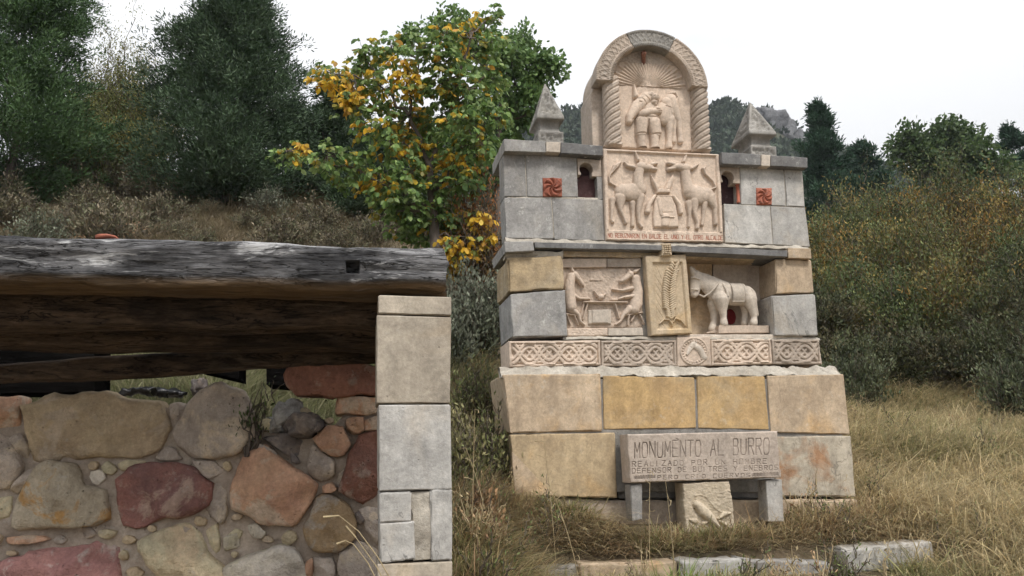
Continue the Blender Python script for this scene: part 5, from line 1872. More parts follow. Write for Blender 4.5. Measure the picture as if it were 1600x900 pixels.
for sx, sy, rx_, ry_ in SOIL:
    q = ((GX - sx) / rx_) ** 2 + ((GY - sy) / ry_) ** 2
    soil = np.maximum(soil, np.clip(1.3 - q + fbm(np.stack([GX, GY, GX * 0], -1) * 1.7, 99) * .9, 0, 1))
tag(mesh_obj('ground', np.stack([GX, GY, GZ], -1).reshape(-1, 3), F, gm, attrs={'soil': soil.ravel()}), kind='structure')

# far mountain with its ridge where the photograph shows it
ridge = [(-500, 420), (200, 330), (600, 262), (760, 205), (860, 186), (900, 172), (955, 166), (1000, 180), (1060, 182), (1105, 172), (1135, 161), (1165, 166), (1200, 168), (1225, 184), (1250, 206), (1290, 226), (1340, 246), (1400, 268), (1500, 305), (1700, 340), (2100, 430)]
rp = np.array(ridge, float)
cols_ = np.linspace(-500, 2100, 300)
ry = np.interp(cols_, rp[:, 0], rp[:, 1])
YR = 190.0
R3 = at_y(cols_, ry + 5, np.full((len(cols_), 1), YR))
rows = 60
Vm = []
for k in range(rows + 14):
    t = k / (rows - 1)
    y = 62 + (YR - 62) * min(t, 1) + max(0, t - 1) * 420
    f = min(t, 1) ** 1.25
    z = 8 + (R3[:, 2] - 8) * f - max(0, t - 1) ** 1.2 * 170
    x = R3[:, 0] * (0.55 + .45 * min(t, 1)) if t <= 1 else R3[:, 0] * (1 + (t - 1))
    P = np.stack([x, np.full_like(x, y), z], -1)
    P[:, 2] += fbm(P * .03, 81, 4) * 7 * math.sin(math.pi * min(t, 1)) + fbm(P * .12, 82, 3) * 1.2 * (1 if t < .97 else .4)
    Vm.append(P)
Vm = np.array(Vm)
ids = np.arange(Vm.shape[0] * Vm.shape[1]).reshape(Vm.shape[:2])
F = np.stack([ids[:-1, :-1], ids[:-1, 1:], ids[1:, 1:], ids[1:, :-1]], -1).reshape(-1, 4)
n = NT('mountain_scrub')
c = n.mix(n.ramp(n.noise(.12, 6, .7), .4, .62), (0.075, 0.085, 0.055), (0.10, 0.095, 0.07))
c = n.mix(n.ramp(n.noise(.05, 5, .7, shift=3), .58, .68), c, (0.24, 0.235, 0.225))
mm_ = n.done(c, .95, n.bump(n.noise(.6, 5, .7), .8, 1.0), .1)
tag(mesh_obj('mountain', Vm.reshape(-1, 3), F, mm_), kind='structure')


def mountain_point(px, t):
    """A point on the mountain slope under ridge column px, t = 0 foot .. 1 ridge."""
    u = np.interp(px, cols_, np.arange(len(cols_)))
    i = np.clip(u.astype(int), 0, len(cols_) - 2)
    v = t * (rows - 1)
    j = np.clip(v.astype(int), 0, rows - 2)
    fu, fv = (u - i)[:, None], (v - j)[:, None]
    return (Vm[j, i] * (1 - fu) + Vm[j, i + 1] * fu) * (1 - fv) + (Vm[j + 1, i] * (1 - fu) + Vm[j + 1, i + 1] * fu) * fv


# limestone crag on the ridge
n = NT('crag_limestone')
c = n.mix(n.ramp(n.noise(.25, 6, .7, stretch=(1, 1, .5)), .38, .62), (0.30, 0.30, 0.305), (0.15, 0.15, 0.155))
cm_ = n.done(c, .95, n.bump(n.noise(.5, 6, .75), 1.0, 1.5), .1)
crag = empty('crag', at_y(1205, 215, 180.0))
tag(crag, 'pale grey limestone crag breaking out of the wooded ridge', 'crag')
for k, (px_, py_, rx, rz) in enumerate([(1182, 181, 1.7, 1.7), (1196, 185, 2.1, 2.3), (1211, 193, 2.4, 2.6), (1226, 204, 2.3, 2.8), (1241, 217, 1.8, 2.2), (1212, 207, 1.8, 1.8)]):
    p = at_y(px_, py_, 178.0) - np.array(crag.location)
    rock('rock_outcrop', cm_, crag, p, (rx, rx, rz), 300 + k, rough=.7, n=20)


# ------------------------------------------------------------------ plants
M['leaf'] = leaf_mat('broad_leaves', .30, .5)
M['needle'] = leaf_mat('evergreen_sprigs', .10, .7)
M['twig'] = bark_mat('grey_twigs', (0.17, 0.14, 0.105), (0.10, 0.082, 0.062))
M['bark'] = bark_mat('grey_brown_bark', (0.16, 0.13, 0.105), (0.08, 0.065, 0.055))
M['straw'] = leaf_mat('grass_blades', .38, .7)

LEAF6 = (np.array([(0, 0, 0), (.30, .22, .03), (.30, -.22, .03), (.68, .20, .0), (.68, -.20, .0), (1, 0, -.10)], float), np.array([(0, 2, 1), (1, 2, 4), (1, 4, 3), (3, 4, 5)]))
QUAD = (np.array([(0, 0, 0), (.45, .26, .02), (1, 0, 0), (.55, -.26, -.02)], float), np.array([(0, 3, 2, 1)]))


def unit(v):
    return v / (np.linalg.norm(v, axis=-1, keepdims=True) + 1e-9)


def cards(pos, along, size, cols, shape=QUAD, rng=None, width=1.0, roll=None):
    """Leaf faces at pos pointing along; one colour each."""
    rng = rng or RNG
    n = len(pos)
    a = unit(along)
    r = unit(rng.normal(size=(n, 3)) if roll is None else roll)
    b = unit(np.cross(a, r))
    c = np.cross(a, b)
    t, f = shape
    size = np.broadcast_to(np.asarray(size, float), (n,))
    V = pos[:, None, :] + size[:, None, None] * (t[None, :, 0:1] * a[:, None] + t[None, :, 1:2] * width * b[:, None] + t[None, :, 2:3] * c[:, None])
    F = (np.arange(n)[:, None, None] * len(t) + f[None]).reshape(-1, f.shape[1])
    C = np.repeat(cols, len(t), 0)
    return V.reshape(-1, 3), F, C


def tubes_mesh(name, mat, parent, branches, sides=5):
    Vs, Fs, base = [], [], 0
    for path, rad in branches:
        V, F = tube_data(np.array(path, float), np.array(rad, float), sides, base)
        Vs.append(V)
        Fs.append(F)
        base += len(V)
    return mesh_obj(name, np.concatenate(Vs), np.concatenate(Fs), mat, parent)


def hue(n, palette, rng, spread=.18, weights=None):
    p = np.array(palette, float)
    i = rng.choice(len(p), n, p=weights)
    return p[i] * (1 + rng.normal(size=(n, 1)) * spread).clip(.45, 1.7)


def bend(a, b, rng, wob=.12, n=6):
    a, b = np.array(a, float), np.array(b, float)
    L = np.linalg.norm(b - a)
    t = np.linspace(0, 1, n + 1)[:, None]
    off = rng.normal(size=(n + 1, 3)) * L * wob * np.sin(math.pi * t) * .6
    return a + (b - a) * t + off


def crown_points(n, prof, rng, seed, skin=.45, lump=.3, lump_f=1.6):
    """Points in a lumpy crown of unit height: prof(t) is the radius at height t."""
    t = rng.random(n * 2)
    w = np.array([prof(v) for v in np.linspace(0, 1, 50)])
    rad = np.interp(t, np.linspace(0, 1, 50), w)
    keep = rng.random(n * 2) < rad / w.max()
    t, rad = t[keep][:n], rad[keep][:n]
    a = rng.random(len(t)) * 2 * math.pi
    d = np.stack([np.cos(a), np.sin(a)], -1)
    lum = 1 + lump * fbm(np.stack([d[:, 0] * lump_f, d[:, 1] * lump_f, t * lump_f * 3.0], -1), seed, 3) * 1.6
    rr = rad * lum * (rng.random(len(t)) ** skin)
    return np.stack([d[:, 0] * rr, d[:, 1] * rr, t], -1), d, rr / np.maximum(rad * lum, 1e-6)


def evergreen(name, base, height, width, n, size, palette, label, category='tree', seed=1, prof=None, up=.5, group=None, trunk=True, lump=.32, skin=.42, fol_name='crown'):
    """A dense juniper-like tree: many small sprigs in clumps through a lumpy crown."""
    rng = np.random.default_rng(seed)
    prof = prof or (lambda t: (min(1, t / .12)) ** .6 * (1 - t) ** .62 * (1 + .1 * math.sin(t * 17)) + .02)
    root = empty(name, base)
    tag(root, label, category, group)
    # boughs leave the trunk, clumps of sprigs sit along their outer part
    S = np.array([width, width, height])
    nb = max(60, n // 480)
    per = 9
    tb = rng.random(nb) ** .85
    ang = rng.random(nb) * 2 * math.pi
    dd = np.stack([np.cos(ang), np.sin(ang)], -1)
    rad = np.array([prof(v) for v in tb])
    ln = rad * rng.uniform(.72, 1.12, nb) * (1 + lump * fbm(np.stack([dd[:, 0] * 1.5, dd[:, 1] * 1.5, tb * 5], -1), seed, 3))
    sb = np.tile(np.linspace(.22, 1.0, per), nb) + rng.normal(size=nb * per) * .05
    ib = np.repeat(np.arange(nb), per)
    rise = rng.uniform(.02, .14, nb) * up * 1.4 - .02
    cc = np.stack([dd[ib, 0] * ln[ib] * sb, dd[ib, 1] * ln[ib] * sb, tb[ib] * .97 + rise[ib] * sb ** 1.5], -1)
    cc[:, :2] += rng.normal(size=(len(cc), 2)) * .05
    d = dd[ib]
    k = max(4, n // len(cc))
    cen = np.repeat(cc, k, 0)
    out = np.repeat(np.concatenate([d, np.full((len(d), 1), up)], 1), k, 0)
    cr = (.075 + .05 * rng.random(len(cc))) * (1.25 - .45 * np.clip(sb, 0, 1))
    off = rng.normal(size=cen.shape) * .46 * np.repeat(cr, k)[:, None]
    off[:, 2] *= width / height
    pos = (cen + off) * S
    pos[:, 2] = np.maximum(pos[:, 2], .02)
    along = unit(out) * .8 + unit(off * S) * .7 + rng.normal(size=pos.shape) * .45 + np.array([0, 0, up * .5])
    tone = np.repeat(np.clip(.5 * rng.random(nb)[ib] + .5 * rng.random(len(cc)), 0, 1), k)
    pal = np.array(palette)
    cols = pal[0] * (1 - tone[:, None]) + pal[1] * tone[:, None]
    if len(pal) > 2:
        pick = np.repeat(rng.random(len(cc)) < .22, k)
        cols[pick] = pal[2]
    cols = cols * (1 + rng.normal(size=(len(cols), 1)) * .18).clip(.5, 1.6)
    V, F, C = cards(pos, along, size * (.6 + .8 * rng.random(len(pos))), cols, QUAD, rng, .52)
    mesh_obj(fol_name, V, F, M['needle'], root, smooth=False, cols=C)
    if trunk:
        br = [(bend((0, 0, -.3), (0.0, 0, height * .9), rng, .03), np.linspace(.018 * height, .01, 7))]
        for i in range(10):
            c = cc[rng.integers(len(cc))] * S
            z0 = c[2] * .55
            br.append((bend((0, 0, z0), c, rng, .08), np.linspace(.018, .005, 7)))
        tubes_mesh('trunk', M['bark'], root, br)
    return root


def shrub(name, base, height, width, n, size, palette, label, seed=1, category='shrub', twigs=60, up=.7, group=None, shape=QUAD, mat='needle', skin=.5, weights=None, spread=.2, flat=False, twig_mat='twig', droop=0.0, leaf_w=.8):
    """A shrub: stems fanning from the root, leaves along their outer half."""
    rng = np.random.default_rng(seed)
    root = empty(name, base)
    tag(root, label, category, group)
    br, tips = [], []
    for i in range(twigs):
        a = rng.random() * 2 * math.pi
        sp_ = math.sqrt(rng.random())
        lum = 1 + .35 * vnoise(np.array([[math.cos(a) * 1.5, math.sin(a) * 1.5, seed]]), seed)[0]
        tip = np.array([math.cos(a) * sp_ * width * lum, math.sin(a) * sp_ * width * lum, height * (1 - .55 * sp_ ** 2) * rng.uniform(.65, 1.08) * lum])
        st_ = np.array([math.cos(a) * .12 * width * rng.random(), math.sin(a) * .12 * width * rng.random(), -.05])
        path = bend(st_, tip, rng, .10)
        br.append((path, np.linspace(.012, .003, 7) * (.6 + height * .35)))
        tips.append(path)
        for _ in range(3):
            j = rng.integers(2, 6)
            e = path[j] + (tip - st_) * rng.uniform(.15, .35) + rng.normal(size=3) * .10 * height
            p2 = bend(path[j], e, rng, .1)
            br.append((p2, np.linspace(.006, .002, 7) * (.6 + height * .35)))
            tips.append(p2)
    tubes_mesh('stems', M[twig_mat], root, br, 3)
    if n:
        P = np.array(tips)
        i = rng.integers(len(P), size=n)
        s = 6 * rng.random(n) ** skin
        k = np.clip(s.astype(int), 0, 5)
        f = (s - k)[:, None]
        pos = P[i, k] * (1 - f) + P[i, k + 1] * f + rng.normal(size=(n, 3)) * .035 * (height + width)
        dirv = unit(P[i, -1] - P[i, 0]) * .6 + rng.normal(size=(n, 3)) * .6 + np.array([0, 0, up - droop])
        tone = rng.random(len(P))[i]
        th = np.array(palette, float)
        sel = np.clip(((vnoise(P[:, -1] * (1.6 / max(height, .3)) + seed * 3.7, seed) * .5 + .5) * 1.5 - .25 + rng.normal(size=len(P)) * .12) * len(th), 0, len(th) - 1).astype(int)
        cols = (hue(n, palette, rng, spread, weights) * .3 + th[sel][i] * .7) * (.5 + 1.0 * tone[:, None])
        V, F, C = cards(pos, dirv, size * (.6 + .8 * rng.random(n)), cols, shape, rng, leaf_w)
        mesh_obj('foliage', V, F, M[mat], root, smooth=False, cols=C)
    return root


def on_ground(px, py_hint, y):
    """World point on the terrain at distance y under image column px."""
    p = at_y(px, py_hint, y)
    z = ground_z(np.array([p[0]]), np.array([y]))[0]
    return np.array([p[0], y, z])


def top_at(px, py, y):
    return at_y(px, py, y)[2]


RUSTY = [(0.22, 0.13, 0.07), (0.28, 0.17, 0.09), (0.16, 0.11, 0.06)]
DARK_J = [(0.032, 0.060, 0.030), (0.070, 0.112, 0.055), (0.085, 0.125, 0.070)]
OAK = [(0.0352, 0.0736, 0.0256), (0.08, 0.1408, 0.0512), (0.096, 0.16, 0.064)]


def tree_px(px, top, base_y, half_w, y, **kw):
    b = on_ground(px, base_y, y)
    kw.setdefault('height', top_at(px, top, y) - b[2])
    return dict(base=b, width=half_w / FOCAL * y, **kw)


# --- left hillside
evergreen('juniper_tree', **tree_px(350, -22, 310, 172, 17.0), n=170000, size=.088, palette=DARK_J, seed=11,
          label='tall cone-shaped dark juniper on the slope above the grey beam',
          prof=lambda t: (min(1, (t + .05) / .14)) ** .5 * (1 - t) ** .48 * .95 + .02)
evergreen('holm_oak', **tree_px(10, -75, 290, 165, 16.0), n=140000, size=.088, palette=OAK, seed=12,
          label='dense dark green tree cut off by the left edge of the picture', prof=lambda t: (min(1, (t + .05) / .2)) ** .5 * (1 - t) ** .42 + .02, lump=.4)
evergreen('juniper_tree', **tree_px(520, 130, 380, 95, 18.5), n=55000, size=.09, palette=DARK_J, seed=13, label='broad dark juniper behind the yellowing walnut tree')
evergreen('juniper_tree', **tree_px(445, 165, 360, 80, 19.5), n=38000, size=.095, palette=DARK_J, seed=14, label='lower juniper at the right foot of the tall cone-shaped one')
evergreen('juniper_tree', **tree_px(600, 210, 400, 110, 17.5), n=38000, size=.095, palette=DARK_J, seed=15, label='dark juniper thicket directly behind the walnut trunk')
evergreen('juniper_tree', **tree_px(780, 215, 400, 120, 21.0), n=18000, size=.09, palette=DARK_J, seed=16, label='dark evergreen showing between walnut and monument')
YG = [(0.119, 0.133, 0.0392), (0.182, 0.161, 0.042), (0.084, 0.112, 0.042), (0.28, 0.21, 0.056)]
for k, (px_, top, hw, y, lab) in enumerate([
    (165, 92, 70, 20.0, 'wispy yellow green bush between the oak and the cone-shaped juniper'),
    (228, 112, 55, 20.5, 'thin twiggy bush just left of the cone-shaped juniper'),
    (120, 150, 60, 18.5, 'olive bush at the right side of the cut-off oak'),
    (195, 190, 60, 17.8, 'yellowish bush low in the gap between the two left trees'),
]):
    t = tree_px(px_, top, 230, hw, y)
    shrub('bush', t['base'], t['height'], t['width'], 28000, .06, YG, lab, seed=30 + k, twigs=60, skin=.38)

# grey-brown heath on the slope: four kinds of growth, copied
HEATH = [(0.17, 0.14, 0.095), (0.12, 0.115, 0.065), (0.20, 0.165, 0.11), (0.10, 0.11, 0.058), (0.15, 0.125, 0.09), (0.13, 0.135, 0.075)]
GREYG = [(0.15, 0.165, 0.115), (0.19, 0.20, 0.15), (0.115, 0.13, 0.085)]
heath = []
for k in range(4):
    heath.append(shrub('heath_shrub', (0, 0, 0), .55, .5, 2600, .05, GREYG if k == 3 else HEATH, 'x', seed=50 + k, twigs=55, skin=.7))
rng = np.random.default_rng(77)
used_h = [False] * 4
cy_ = rng.uniform(9.5, 17.5, 4000)
cpx = rng.uniform(-60, 640, 4000)
_d = ray(cpx, np.full(4000, 350.0))
cx_ = _d[:, 0] / _d[:, 1] * cy_
cand = np.stack([cx_, cy_, ground_z(cx_, cy_)], -1)
_, cY = project(cand)
ok_ = (cY > 215) & (cY < 400) & np.all([((cand[:, 0] - q[0]) / q[2]) ** 2 + ((cand[:, 1] - q[1]) / q[3]) ** 2 > 1 for q in SOIL], 0)
pts = []
for p in cand[ok_]:
    if len(pts) < 120 and not any((p[0] - q[0]) ** 2 + (p[1] - q[1]) ** 2 < 1.15 for q in pts):
        pts.append(p)
for p in pts:
    k = int(rng.integers(4))
    o = heath[k] if not used_h[k] else copy_tree(heath[k])
    used_h[k] = True
    o.location = [float(v) for v in p]
    s = rng.uniform(.6, 1.7)
    o.scale = (s, s, s * rng.uniform(.7, 1.1))
    o.rotation_euler = (0, 0, rng.uniform(0, 6.28))
    tag(o, ['grey brown heath shrub on the dry slope above the grey beam', 'bushy brown heath shrub on the slope above the grey beam', 'low olive brown heath shrub on the slope above the beam', 'spreading grey green heath shrub among the brown ones above the beam'][k], 'shrub', ['grey brown heath shrubs', 'bushy brown heath shrubs', 'low olive brown heath shrubs', 'spreading grey green heath shrubs'][k] + ' on the dry slope')

# grey-green shrubs in the gap between pillar and monument, and at the monument's left
for px_, top, hw, y, lab in [(748, 425, 55, 9.4, 'soft grey green shrub between the pillar and the monument'), (700, 470, 40, 9.0, 'small grey green shrub just behind the pillar')]:
    t = tree_px(px_, top, 540, hw, y)
    shrub('grey_shrub', t['base'], t['height'], t['width'], 9000, .06, GREYG, lab, seed=61 + int(px_) % 7, twigs=110, skin=.8, up=1.0)
for px_, top, hw, y, lab in [(742, 575, 36, 7.9, 'dark olive weed clump halfway up the bank beside the plinth'), (726, 655, 26, 6.6, 'low dark green clump close to the pillar'), (772, 640, 24, 7.0, 'small green clump against the left side of the plinth'), (745, 760, 40, 5.9, 'rust brown brush at the foot of the bank')]:
    t = tree_px(px_, top, 700, hw, y)
    shrub('brush_clump', t['base'], max(t['height'], .25), t['width'], 1700, .045, RUSTY if 'rust' in lab else [(0.11, 0.13, 0.05), (0.16, 0.17, 0.07), (0.24, 0.21, 0.10)], lab, seed=70 + int(px_) % 11, twigs=60, skin=.7, up=1.0)
t = tree_px(745, 282, 420, 45, 10.8)
shrub('rusty_bush', t['base'], t['height'], t['width'], 3800, .06, [(0.20, 0.075, 0.035), (0.14, 0.08, 0.035), (0.09, 0.075, 0.03), (0.26, 0.11, 0.04)], 'rusty red twiggy bush at the left edge of the monument', seed=66, twigs=60)

# --- the walnut turning yellow
WY = 10.6
walnut = empty('walnut_tree', on_ground(683, 455, WY))
tag(walnut, 'walnut tree with drooping green and bright yellow leaves left of the monument', 'tree')
wb = np.array(walnut.location)


def wp(px, py, dy=0.0):
    return at_y(px, py, WY + dy) - wb


rng = np.random.default_rng(5)
LG = [(0.155, 0.25, 0.07), (0.20, 0.30, 0.09), (0.11, 0.19, 0.06), (0.25, 0.33, 0.12)]
LY = [(0.72, 0.47, 0.045), (0.66, 0.40, 0.035), (0.76, 0.54, 0.08), (0.48, 0.26, 0.04)]
LO = [(0.286, 0.26, 0.052), (0.182, 0.208, 0.0455), (0.494, 0.351, 0.039)]
clumps = [  # px, py, radius px, twigs, share of yellow
    (450, 238, 26, 16, .12), (470, 230, 14, 6, .95), (510, 245, 32, 26, .1), (560, 262, 38, 34, .12), (572, 285, 14, 8, .9), (610, 285, 40, 34, .08), (520, 118, 24, 20, .7), (550, 130, 24, 18, .85), (500, 110, 16, 9, .3),
    (575, 110, 34, 30, .12), (570, 82, 26, 18, .05), (612, 72, 26, 18, .03), (640, 60, 22, 14, .03), (600, 140, 38, 34, .18), (632, 105, 22, 16, .8), (640, 132, 22, 16, .9), (660, 128, 16, 10, .8), (560, 165, 34, 24, .4), (545, 150, 18, 10, .8),
    (665, 75, 32, 26, .05), (700, 50, 34, 30, .10), (735, 38, 26, 22, .12), (732, 38, 9, 5, .95), (700, 95, 36, 34, .06), (712, 68, 10, 6, .9), (740, 90, 34, 30, .04), (690, 130, 36, 32, .12), (712, 130, 12, 8, .9), (730, 140, 38, 36, .03), (765, 120, 30, 24, .02), (768, 65, 24, 18, .03), (775, 20, 14, 8, .02),
    (640, 180, 40, 38, .25), (650, 185, 20, 14, .85), (640, 205, 18, 10, .85), (590, 200, 38, 30, .2), (610, 225, 36, 28, .2), (650, 235, 20, 13, .8), (690, 180, 38, 34, .06), (730, 185, 36, 32, .03), (765, 175, 28, 22, .02),
    (680, 235, 36, 32, .1), (707, 250, 20, 14, .85), (720, 230, 34, 28, .08), (752, 225, 28, 20, .03), (640, 270, 36, 28, .08), (690, 285, 36, 34, .05), (725, 275, 26, 20, .15), (650, 320, 40, 38, .03), (690, 335, 36, 34, .03), (625, 345, 34, 28, .02), (660, 365, 36, 30, .02), (700, 305, 26, 20, .05), (610, 310, 34, 26, .04),
    (725, 345, 26, 24, .92), (742, 365, 26, 24, .95), (718, 385, 26, 24, .92), (735, 400, 18, 15, .92), (752, 340, 16, 12, .9), (705, 410, 16, 12, .85), (762, 372, 12, 8, .8),
]
P_, D_, S_, C_ = [], [], [], []
br = []
trunk_pts = [wp(683, 470), wp(682, 400), wp(676, 330, .05), wp(672, 270, .0)]
br.append((np.array(trunk_pts), np.array([.10, .085, .07, .055])))
for a_, b_, r0 in [((672, 270), (640, 180), .045), ((672, 270), (705, 170), .045), ((640, 180), (590, 130), .028), ((640, 180), (655, 95), .026), ((705, 170), (735, 60), .028), ((705, 170), (765, 110), .02), ((676, 330), (560, 265), .03), ((560, 265), (450, 236), .018), ((680, 370), (730, 370), .02), ((590, 130), (520, 115), .018), ((674, 300), (740, 225), .022), ((676, 330), (620, 330), .022), ((590, 130), (570, 85), .014)]:
    br.append((bend(wp(*a_), wp(*b_, rng.uniform(-.3, .3)), rng, .08), np.linspace(r0, r0 * .45, 7)))
hubs = [np.array(b[0][-1]) for b in br] + [np.array(b[0][3]) for b in br if len(b[0]) > 3]
for (px_, py_, rp_, nt_, ysh) in clumps:
    dy = rng.uniform(-.45, .6)
    c = wp(px_, py_, dy)
    h = min(hubs, key=lambda q: np.linalg.norm(q - c))
    br.append((bend(h, c, rng, .10), np.linspace(.012, .004, 7)))
    for _ in range(int(nt_ * 1.75)):
        off = unit(rng.normal(size=3)) * (rng.random() ** .5) * rp_ / FOCAL * WY
        off[1] *= 1.3
        tw = c + off
        if rng.random() < .3:
            br.append((bend(c, tw, rng, .1, 4), np.linspace(.005, .002, 5)))
        yel = rng.random() < ysh * .8
        pal = LY if yel else (LO if rng.random() < .08 + ysh * .5 else LG)
        ax = unit(np.array([off[0] + rng.normal() * .05, off[1] + rng.normal() * .05, -abs(rng.normal()) * .05 - .02]))
        nl = int(rng.integers(4, 8))
        side = unit(np.cross(ax, [0, 0, 1.0]))
        L = rng.uniform(.10, .17)
        for j in range(nl):
            s = (j // 2 + .6) / (nl / 2 + .6)
            sd = (1 if j % 2 else -1) if j < nl - 1 else 0
            P_.append(tw + ax * L * s)
            D_.append(ax * .55 + side * sd * .8 + np.array([0, 0, -.35 - .5 * rng.random()]) + rng.normal(size=3) * .22)
            S_.append(rng.uniform(.06, .12))
            C_.append(np.array(pal[rng.integers(len(pal))]) * rng.uniform(.7, 1.25))
V, F, C = cards(np.array(P_), np.array(D_), np.array(S_), np.array(C_), LEAF6, rng, 1.25)
mesh_obj('crown', V, F, M['leaf'], walnut, smooth=False, cols=C)
tubes_mesh('trunk', M['bark'], walnut, br, 6)


def broadleaf(name, px, top, base_py, y, blobs, n, size, palette, label, seed, weights=None, spread=.2):
    """A leafy tree: limbs to each lobe, leaves through the lobes. blobs: (px, py, rx, ry) in the picture's plane."""
    rng = np.random.default_rng(seed)
    b = on_ground(px, base_py, y)
    root = empty(name, b)
    tag(root, label, 'tree')
    br = [(bend((0, 0, -.2), at_y(px, (top + base_py) / 2, y) - b, rng, .03), np.linspace(.12, .05, 7) * y / 16)]
    hub = br[0][0][-1]
    area = np.array([q[2] * q[3] for q in blobs], float)
    Pn, Dn = [], []
    for (bx, by, rx, ry), ar in zip(blobs, area / area.sum()):
        dy = rng.uniform(-.5, .5) * rx / FOCAL * y
        c = at_y(bx, by, y + dy) - b
        br.append((bend(hub, c, rng, .06), np.linspace(.04, .008, 7) * y / 16))
        k = int(n * ar)
        nc = max(8, k // 26)
        cc = unit(rng.normal(size=(nc, 3))) * (rng.random((nc, 1)) ** .45) * np.array([rx, rx, ry]) / FOCAL * y + c
        for q in cc[::3]:
            br.append((bend(c, q, rng, .08, 4), np.linspace(.010, .003, 5) * y / 16))
        i = rng.integers(nc, size=k)
        off = unit(rng.normal(size=(k, 3))) * (rng.random((k, 1)) ** .5) * 16 / FOCAL * y
        Pn.append(cc[i] + off)
        Dn.append(unit(cc[i] - c) * .5 + rng.normal(size=(k, 3)) * .6 + np.array([0, 0, -.25]))
    P3, D3 = np.concatenate(Pn), np.concatenate(Dn)
    V, F, C = cards(P3, D3, size * (.6 + .7 * rng.random(len(P3))), hue(len(P3), palette, rng, spread, weights), LEAF6, rng, 1.2)
    mesh_obj('crown', V, F, M['leaf'], root, smooth=False, cols=C)
    tubes_mesh('trunk', M['bark'], root, br, 5)
    return root


broadleaf('ash_tree', 780, 60, 330, 15.5, [(790, 90, 50, 45), (840, 115, 42, 45), (800, 150, 55, 40), (770, 190, 60, 45), (835, 175, 36, 35), (865, 100, 22, 26), (740, 60, 40, 30), (815, 65, 30, 25), (700, 40, 40, 22), (640, 55, 30, 18), (690, 240, 70, 60), (770, 250, 50, 50)], 15000, .11, [(0.14, 0.225, 0.075), (0.18, 0.27, 0.095), (0.10, 0.175, 0.06)], 'green leafy tree behind the walnut, reaching to the left finial', 91)

# --- right: conifers, broadleaf tree, mixed autumn thicket
CON = [(0.0224, 0.0576, 0.032), (0.0512, 0.1024, 0.0576)]
evergreen('conifer', **tree_px(1298, 168, 340, 84, 36.0), n=30000, size=.19, palette=CON, seed=101, label='dark pointed conifer standing behind the right end of the monument', prof=lambda t: (1 - t) ** .8 * (.75 + .3 * math.sin(t * 21)) + .03, lump=.5)
evergreen('conifer', **tree_px(1362, 228, 340, 70, 37.0), n=18000, size=.19, palette=CON, seed=102, label='lower dark conifer to the right of the pointed one')
evergreen('conifer', **tree_px(1594, 203, 310, 60, 34.0), n=18000, size=.19, palette=CON, seed=103, label='dark conifer cut off by the right edge of the picture', lump=.5)
broadleaf('poplar_tree', 1455, 195, 320, 32.0, [(1425, 215, 30, 20), (1470, 210, 34, 20), (1505, 215, 28, 20), (1450, 240, 48, 22), (1500, 245, 40, 22), (1420, 245, 28, 18), (1530, 240, 26, 22), (1470, 275, 60, 24), (1555, 262, 36, 24), (1520, 275, 50, 24), (1410, 232, 22, 16), (1490, 200, 24, 12)], 11000, .20, [(0.085, 0.13, 0.05), (0.11, 0.16, 0.06), (0.06, 0.10, 0.04)], 'pale green leafy tree above the autumn thicket on the right', 104)
ORG = [(0.07, 0.095, 0.036), (0.095, 0.115, 0.04), (0.14, 0.13, 0.045), (0.22, 0.14, 0.04), (0.27, 0.15, 0.04), (0.11, 0.12, 0.045), (0.25, 0.19, 0.05)]
MIX = [(0.06, 0.085, 0.034), (0.08, 0.11, 0.04), (0.11, 0.13, 0.045), (0.20, 0.14, 0.045), (0.13, 0.15, 0.05)]
DGR = [(0.062, 0.075, 0.032), (0.085, 0.088, 0.040), (0.048, 0.060, 0.028), (0.11, 0.095, 0.05)]
thick = [
    (1310, 330, 75, 26.0, MIX, 'olive shrub right beside the upper blocks of the monument'), (1385, 285, 85, 28.0, MIX, 'tall olive shrub left of the pale leafy tree'), (1470, 265, 95, 28.0, ORG, 'orange tinted shrub crowning the thicket'),
    (1560, 262, 95, 28.0, MIX, 'green shrub at the upper right of the thicket'), (1640, 280, 80, 26.0, ORG, 'rust tinted shrub at the right edge of the thicket'),
    (1300, 400, 70, 21.5, ORG, 'orange and green shrub beside the donkey niche'), (1370, 350, 85, 23.0, ORG, 'rust and olive shrub in the middle of the thicket'), (1450, 330, 90, 22.5, MIX, 'broad green shrub in the middle of the thicket'),
    (1540, 335, 95, 22.5, ORG, 'large shrub with orange leaves at the right of the thicket'), (1625, 345, 85, 21.0, MIX, 'green shrub half outside the right edge'),
    (1290, 470, 60, 17.5, DGR, 'dark shrub beside the frieze of the monument'), (1350, 425, 80, 18.5, MIX, 'dull green shrub below the rust and olive one'), (1430, 415, 85, 18.0, MIX, 'dull green shrub in the lower middle of the thicket'),
    (1515, 410, 90, 18.0, ORG, 'brownish shrub in the lower right of the thicket'), (1600, 430, 85, 17.0, DGR, 'dark shrub at the lower right edge'),
    (1310, 535, 60, 14.6, DGR, 'dark tangled shrub at the foot of the thicket next to the plinth'), (1380, 510, 75, 15.0, DGR, 'dark tangled shrub at the foot of the thicket, second from the plinth'), (1455, 500, 80, 15.2, DGR, 'dark tangled shrub at the foot of the thicket, third from the plinth'),
    (1535, 505, 80, 15.0, DGR, 'dark tangled shrub at the foot of the thicket, fourth from the plinth'), (1615, 520, 70, 14.5, DGR, 'dark tangled shrub at the foot of the thicket on the right edge'),
]
for k, (px_, top, hw, y, pal, lab) in enumerate(thick):
    t = tree_px(px_, top, 600, hw, y)
    t['height'] = max(t['height'], 1.0)
    shrub('bush', t['base'], t['height'], t['width'], 11000 if pal is not DGR else 9500, .034 + .0026 * y, pal, lab, seed=120 + k, twigs=70, skin=.62, spread=.25)
